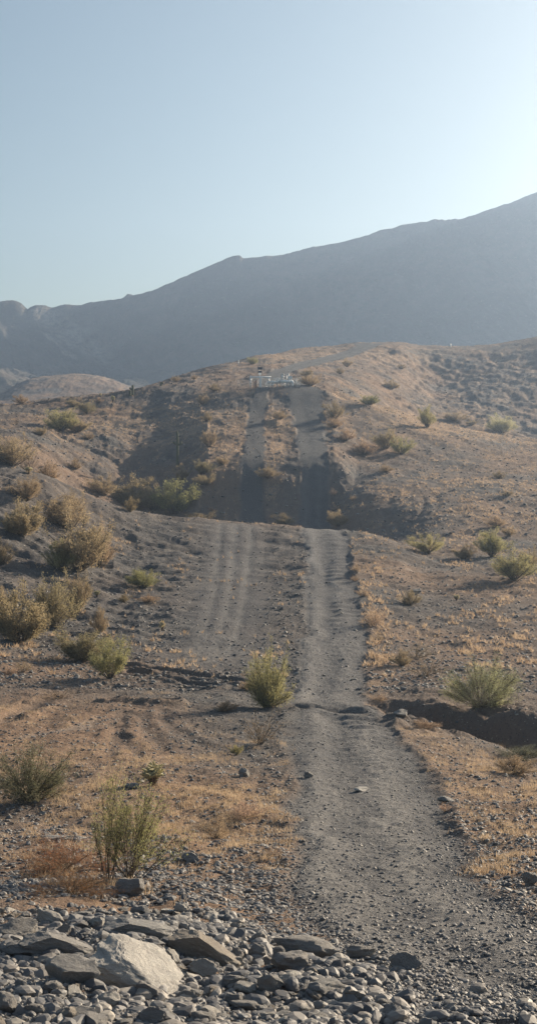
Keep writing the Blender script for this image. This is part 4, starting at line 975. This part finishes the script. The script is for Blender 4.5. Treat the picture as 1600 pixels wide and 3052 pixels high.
# fences
def fence(px0, px1, D0_, D1_, top, label):
    a = wp(px0, D=D0_); b = wp(px1, D=D1_); root = empty('mesh_fence', a); tag(root, label, 'fence', 'mesh fences of the pipe works')
    n = max(2, int((b - a).length / 1.5) + 1)
    for i in range(n):
        t = i / (n - 1); q = a.lerp(b, t); zq = zg(800 + q.x / q.y * F, q.y)
        m = MB(); m.tube([(q.x - a.x, q.y - a.y, zq - a.z - .2), (q.x - a.x, q.y - a.y, zq - a.z + top)], .035, 6); m.build('fence_post', M_GALV, root, True)
    m = MB(); L = (b - a)
    for k in range(int(top / .15)):
        m.tube([(0, 0, .15 * (k + 1)), (L.x, L.y, L.z + .15 * (k + 1))], .006, 4)
    for k in range(int(L.length / .15)):
        t = k * .15 / L.length; m.tube([(L.x * t, L.y * t, L.z * t), (L.x * t, L.y * t, L.z * t + top)], .006, 4)
    m.build('wire_mesh', M_GALV, root)
fence(881, 897, 220, 222, 1.6, 'grey mesh fence at the right end of the pipe assembly')
fence(710, 744, 221, 220, 1.35, 'thin mesh fence left of the crossbar posts')
fence(882, 884, 226, 221, 1.5, 'short mesh fence return behind the pipe assembly')
for (px, h, lab) in ((758.5, 1.0, 'short rusty bollard left of the white cabinet'), (763.5, 1.2, 'taller rusty bollard next to the white cabinet')):
    q = wp(px, D=PD - .8); m = MB(); m.tube([(0, 0, -.2), (0, 0, h), (0, 0, h + .04)], [.09, .09, .05], 12); b = m.build('bollard', M_RUSTY, None, True); b.location = q
    tag(b, lab, 'bollard', 'rusty bollards')
    m = MB(); m.tube([(0, 0, h * .55), (0, 0, h * .55 + .12)], .095, 12); m.build('band', M_DARK, b, True)
# marker posts on the skyline
def marker(px, py, h, r, label, D0, name='marker_post'):
    p, s = place(px, py, D0); root = empty(name, p); tag(root, label, 'marker post', 'white marker posts')
    m = MB(); m.tube([(0, 0, -.3), (0, 0, h * .8)], r * .6, 8); m.build('post', M_WHITE, root, True)
    m = MB(); m.tube([(0, 0, h * .8), (0, 0, h * .97), (0, 0, h)], [r, r, r * .6], 10); m.build('cap', M_WHITE, root, True)
marker(711, 1086, .95, .11, 'small white marker post on the skyline left of the solar panels', 240)
marker(1342, 1035, 1.0, .24, 'bright white marker on the far skyline above the right hollow', 300)

# ------------------------------------------------------------------ haze
hm = bpy.data.materials.new('haze'); hm.use_nodes = True; nt = hm.node_tree
nt.nodes.remove(nt.nodes['Principled BSDF'])
pv = nt.nodes.new('ShaderNodeVolumePrincipled'); nt.links.new(pv.outputs[0], nt.nodes['Material Output'].inputs['Volume'])
pv.inputs['Color'].default_value = (.49, .68, 1.0, 1); pv.inputs['Density'].default_value = 0.00041; pv.inputs['Anisotropy'].default_value = .55
zlo, zhi = float(Z.min()) - 1, float(Z.max()) + 3
m = MB(); m.box((0, 560, (zlo + zhi) / 2), (5200, 1640, zhi - zlo)); hz = m.build('haze', hm); hz['kind'] = 'stuff'; hz['label'] = 'thin pale air haze over the valley'; hz['category'] = 'haze'
print('VERTS', sum(len(o.data.vertices) for o in bpy.data.objects if o.type == 'MESH'), 'objs', len(bpy.data.objects))
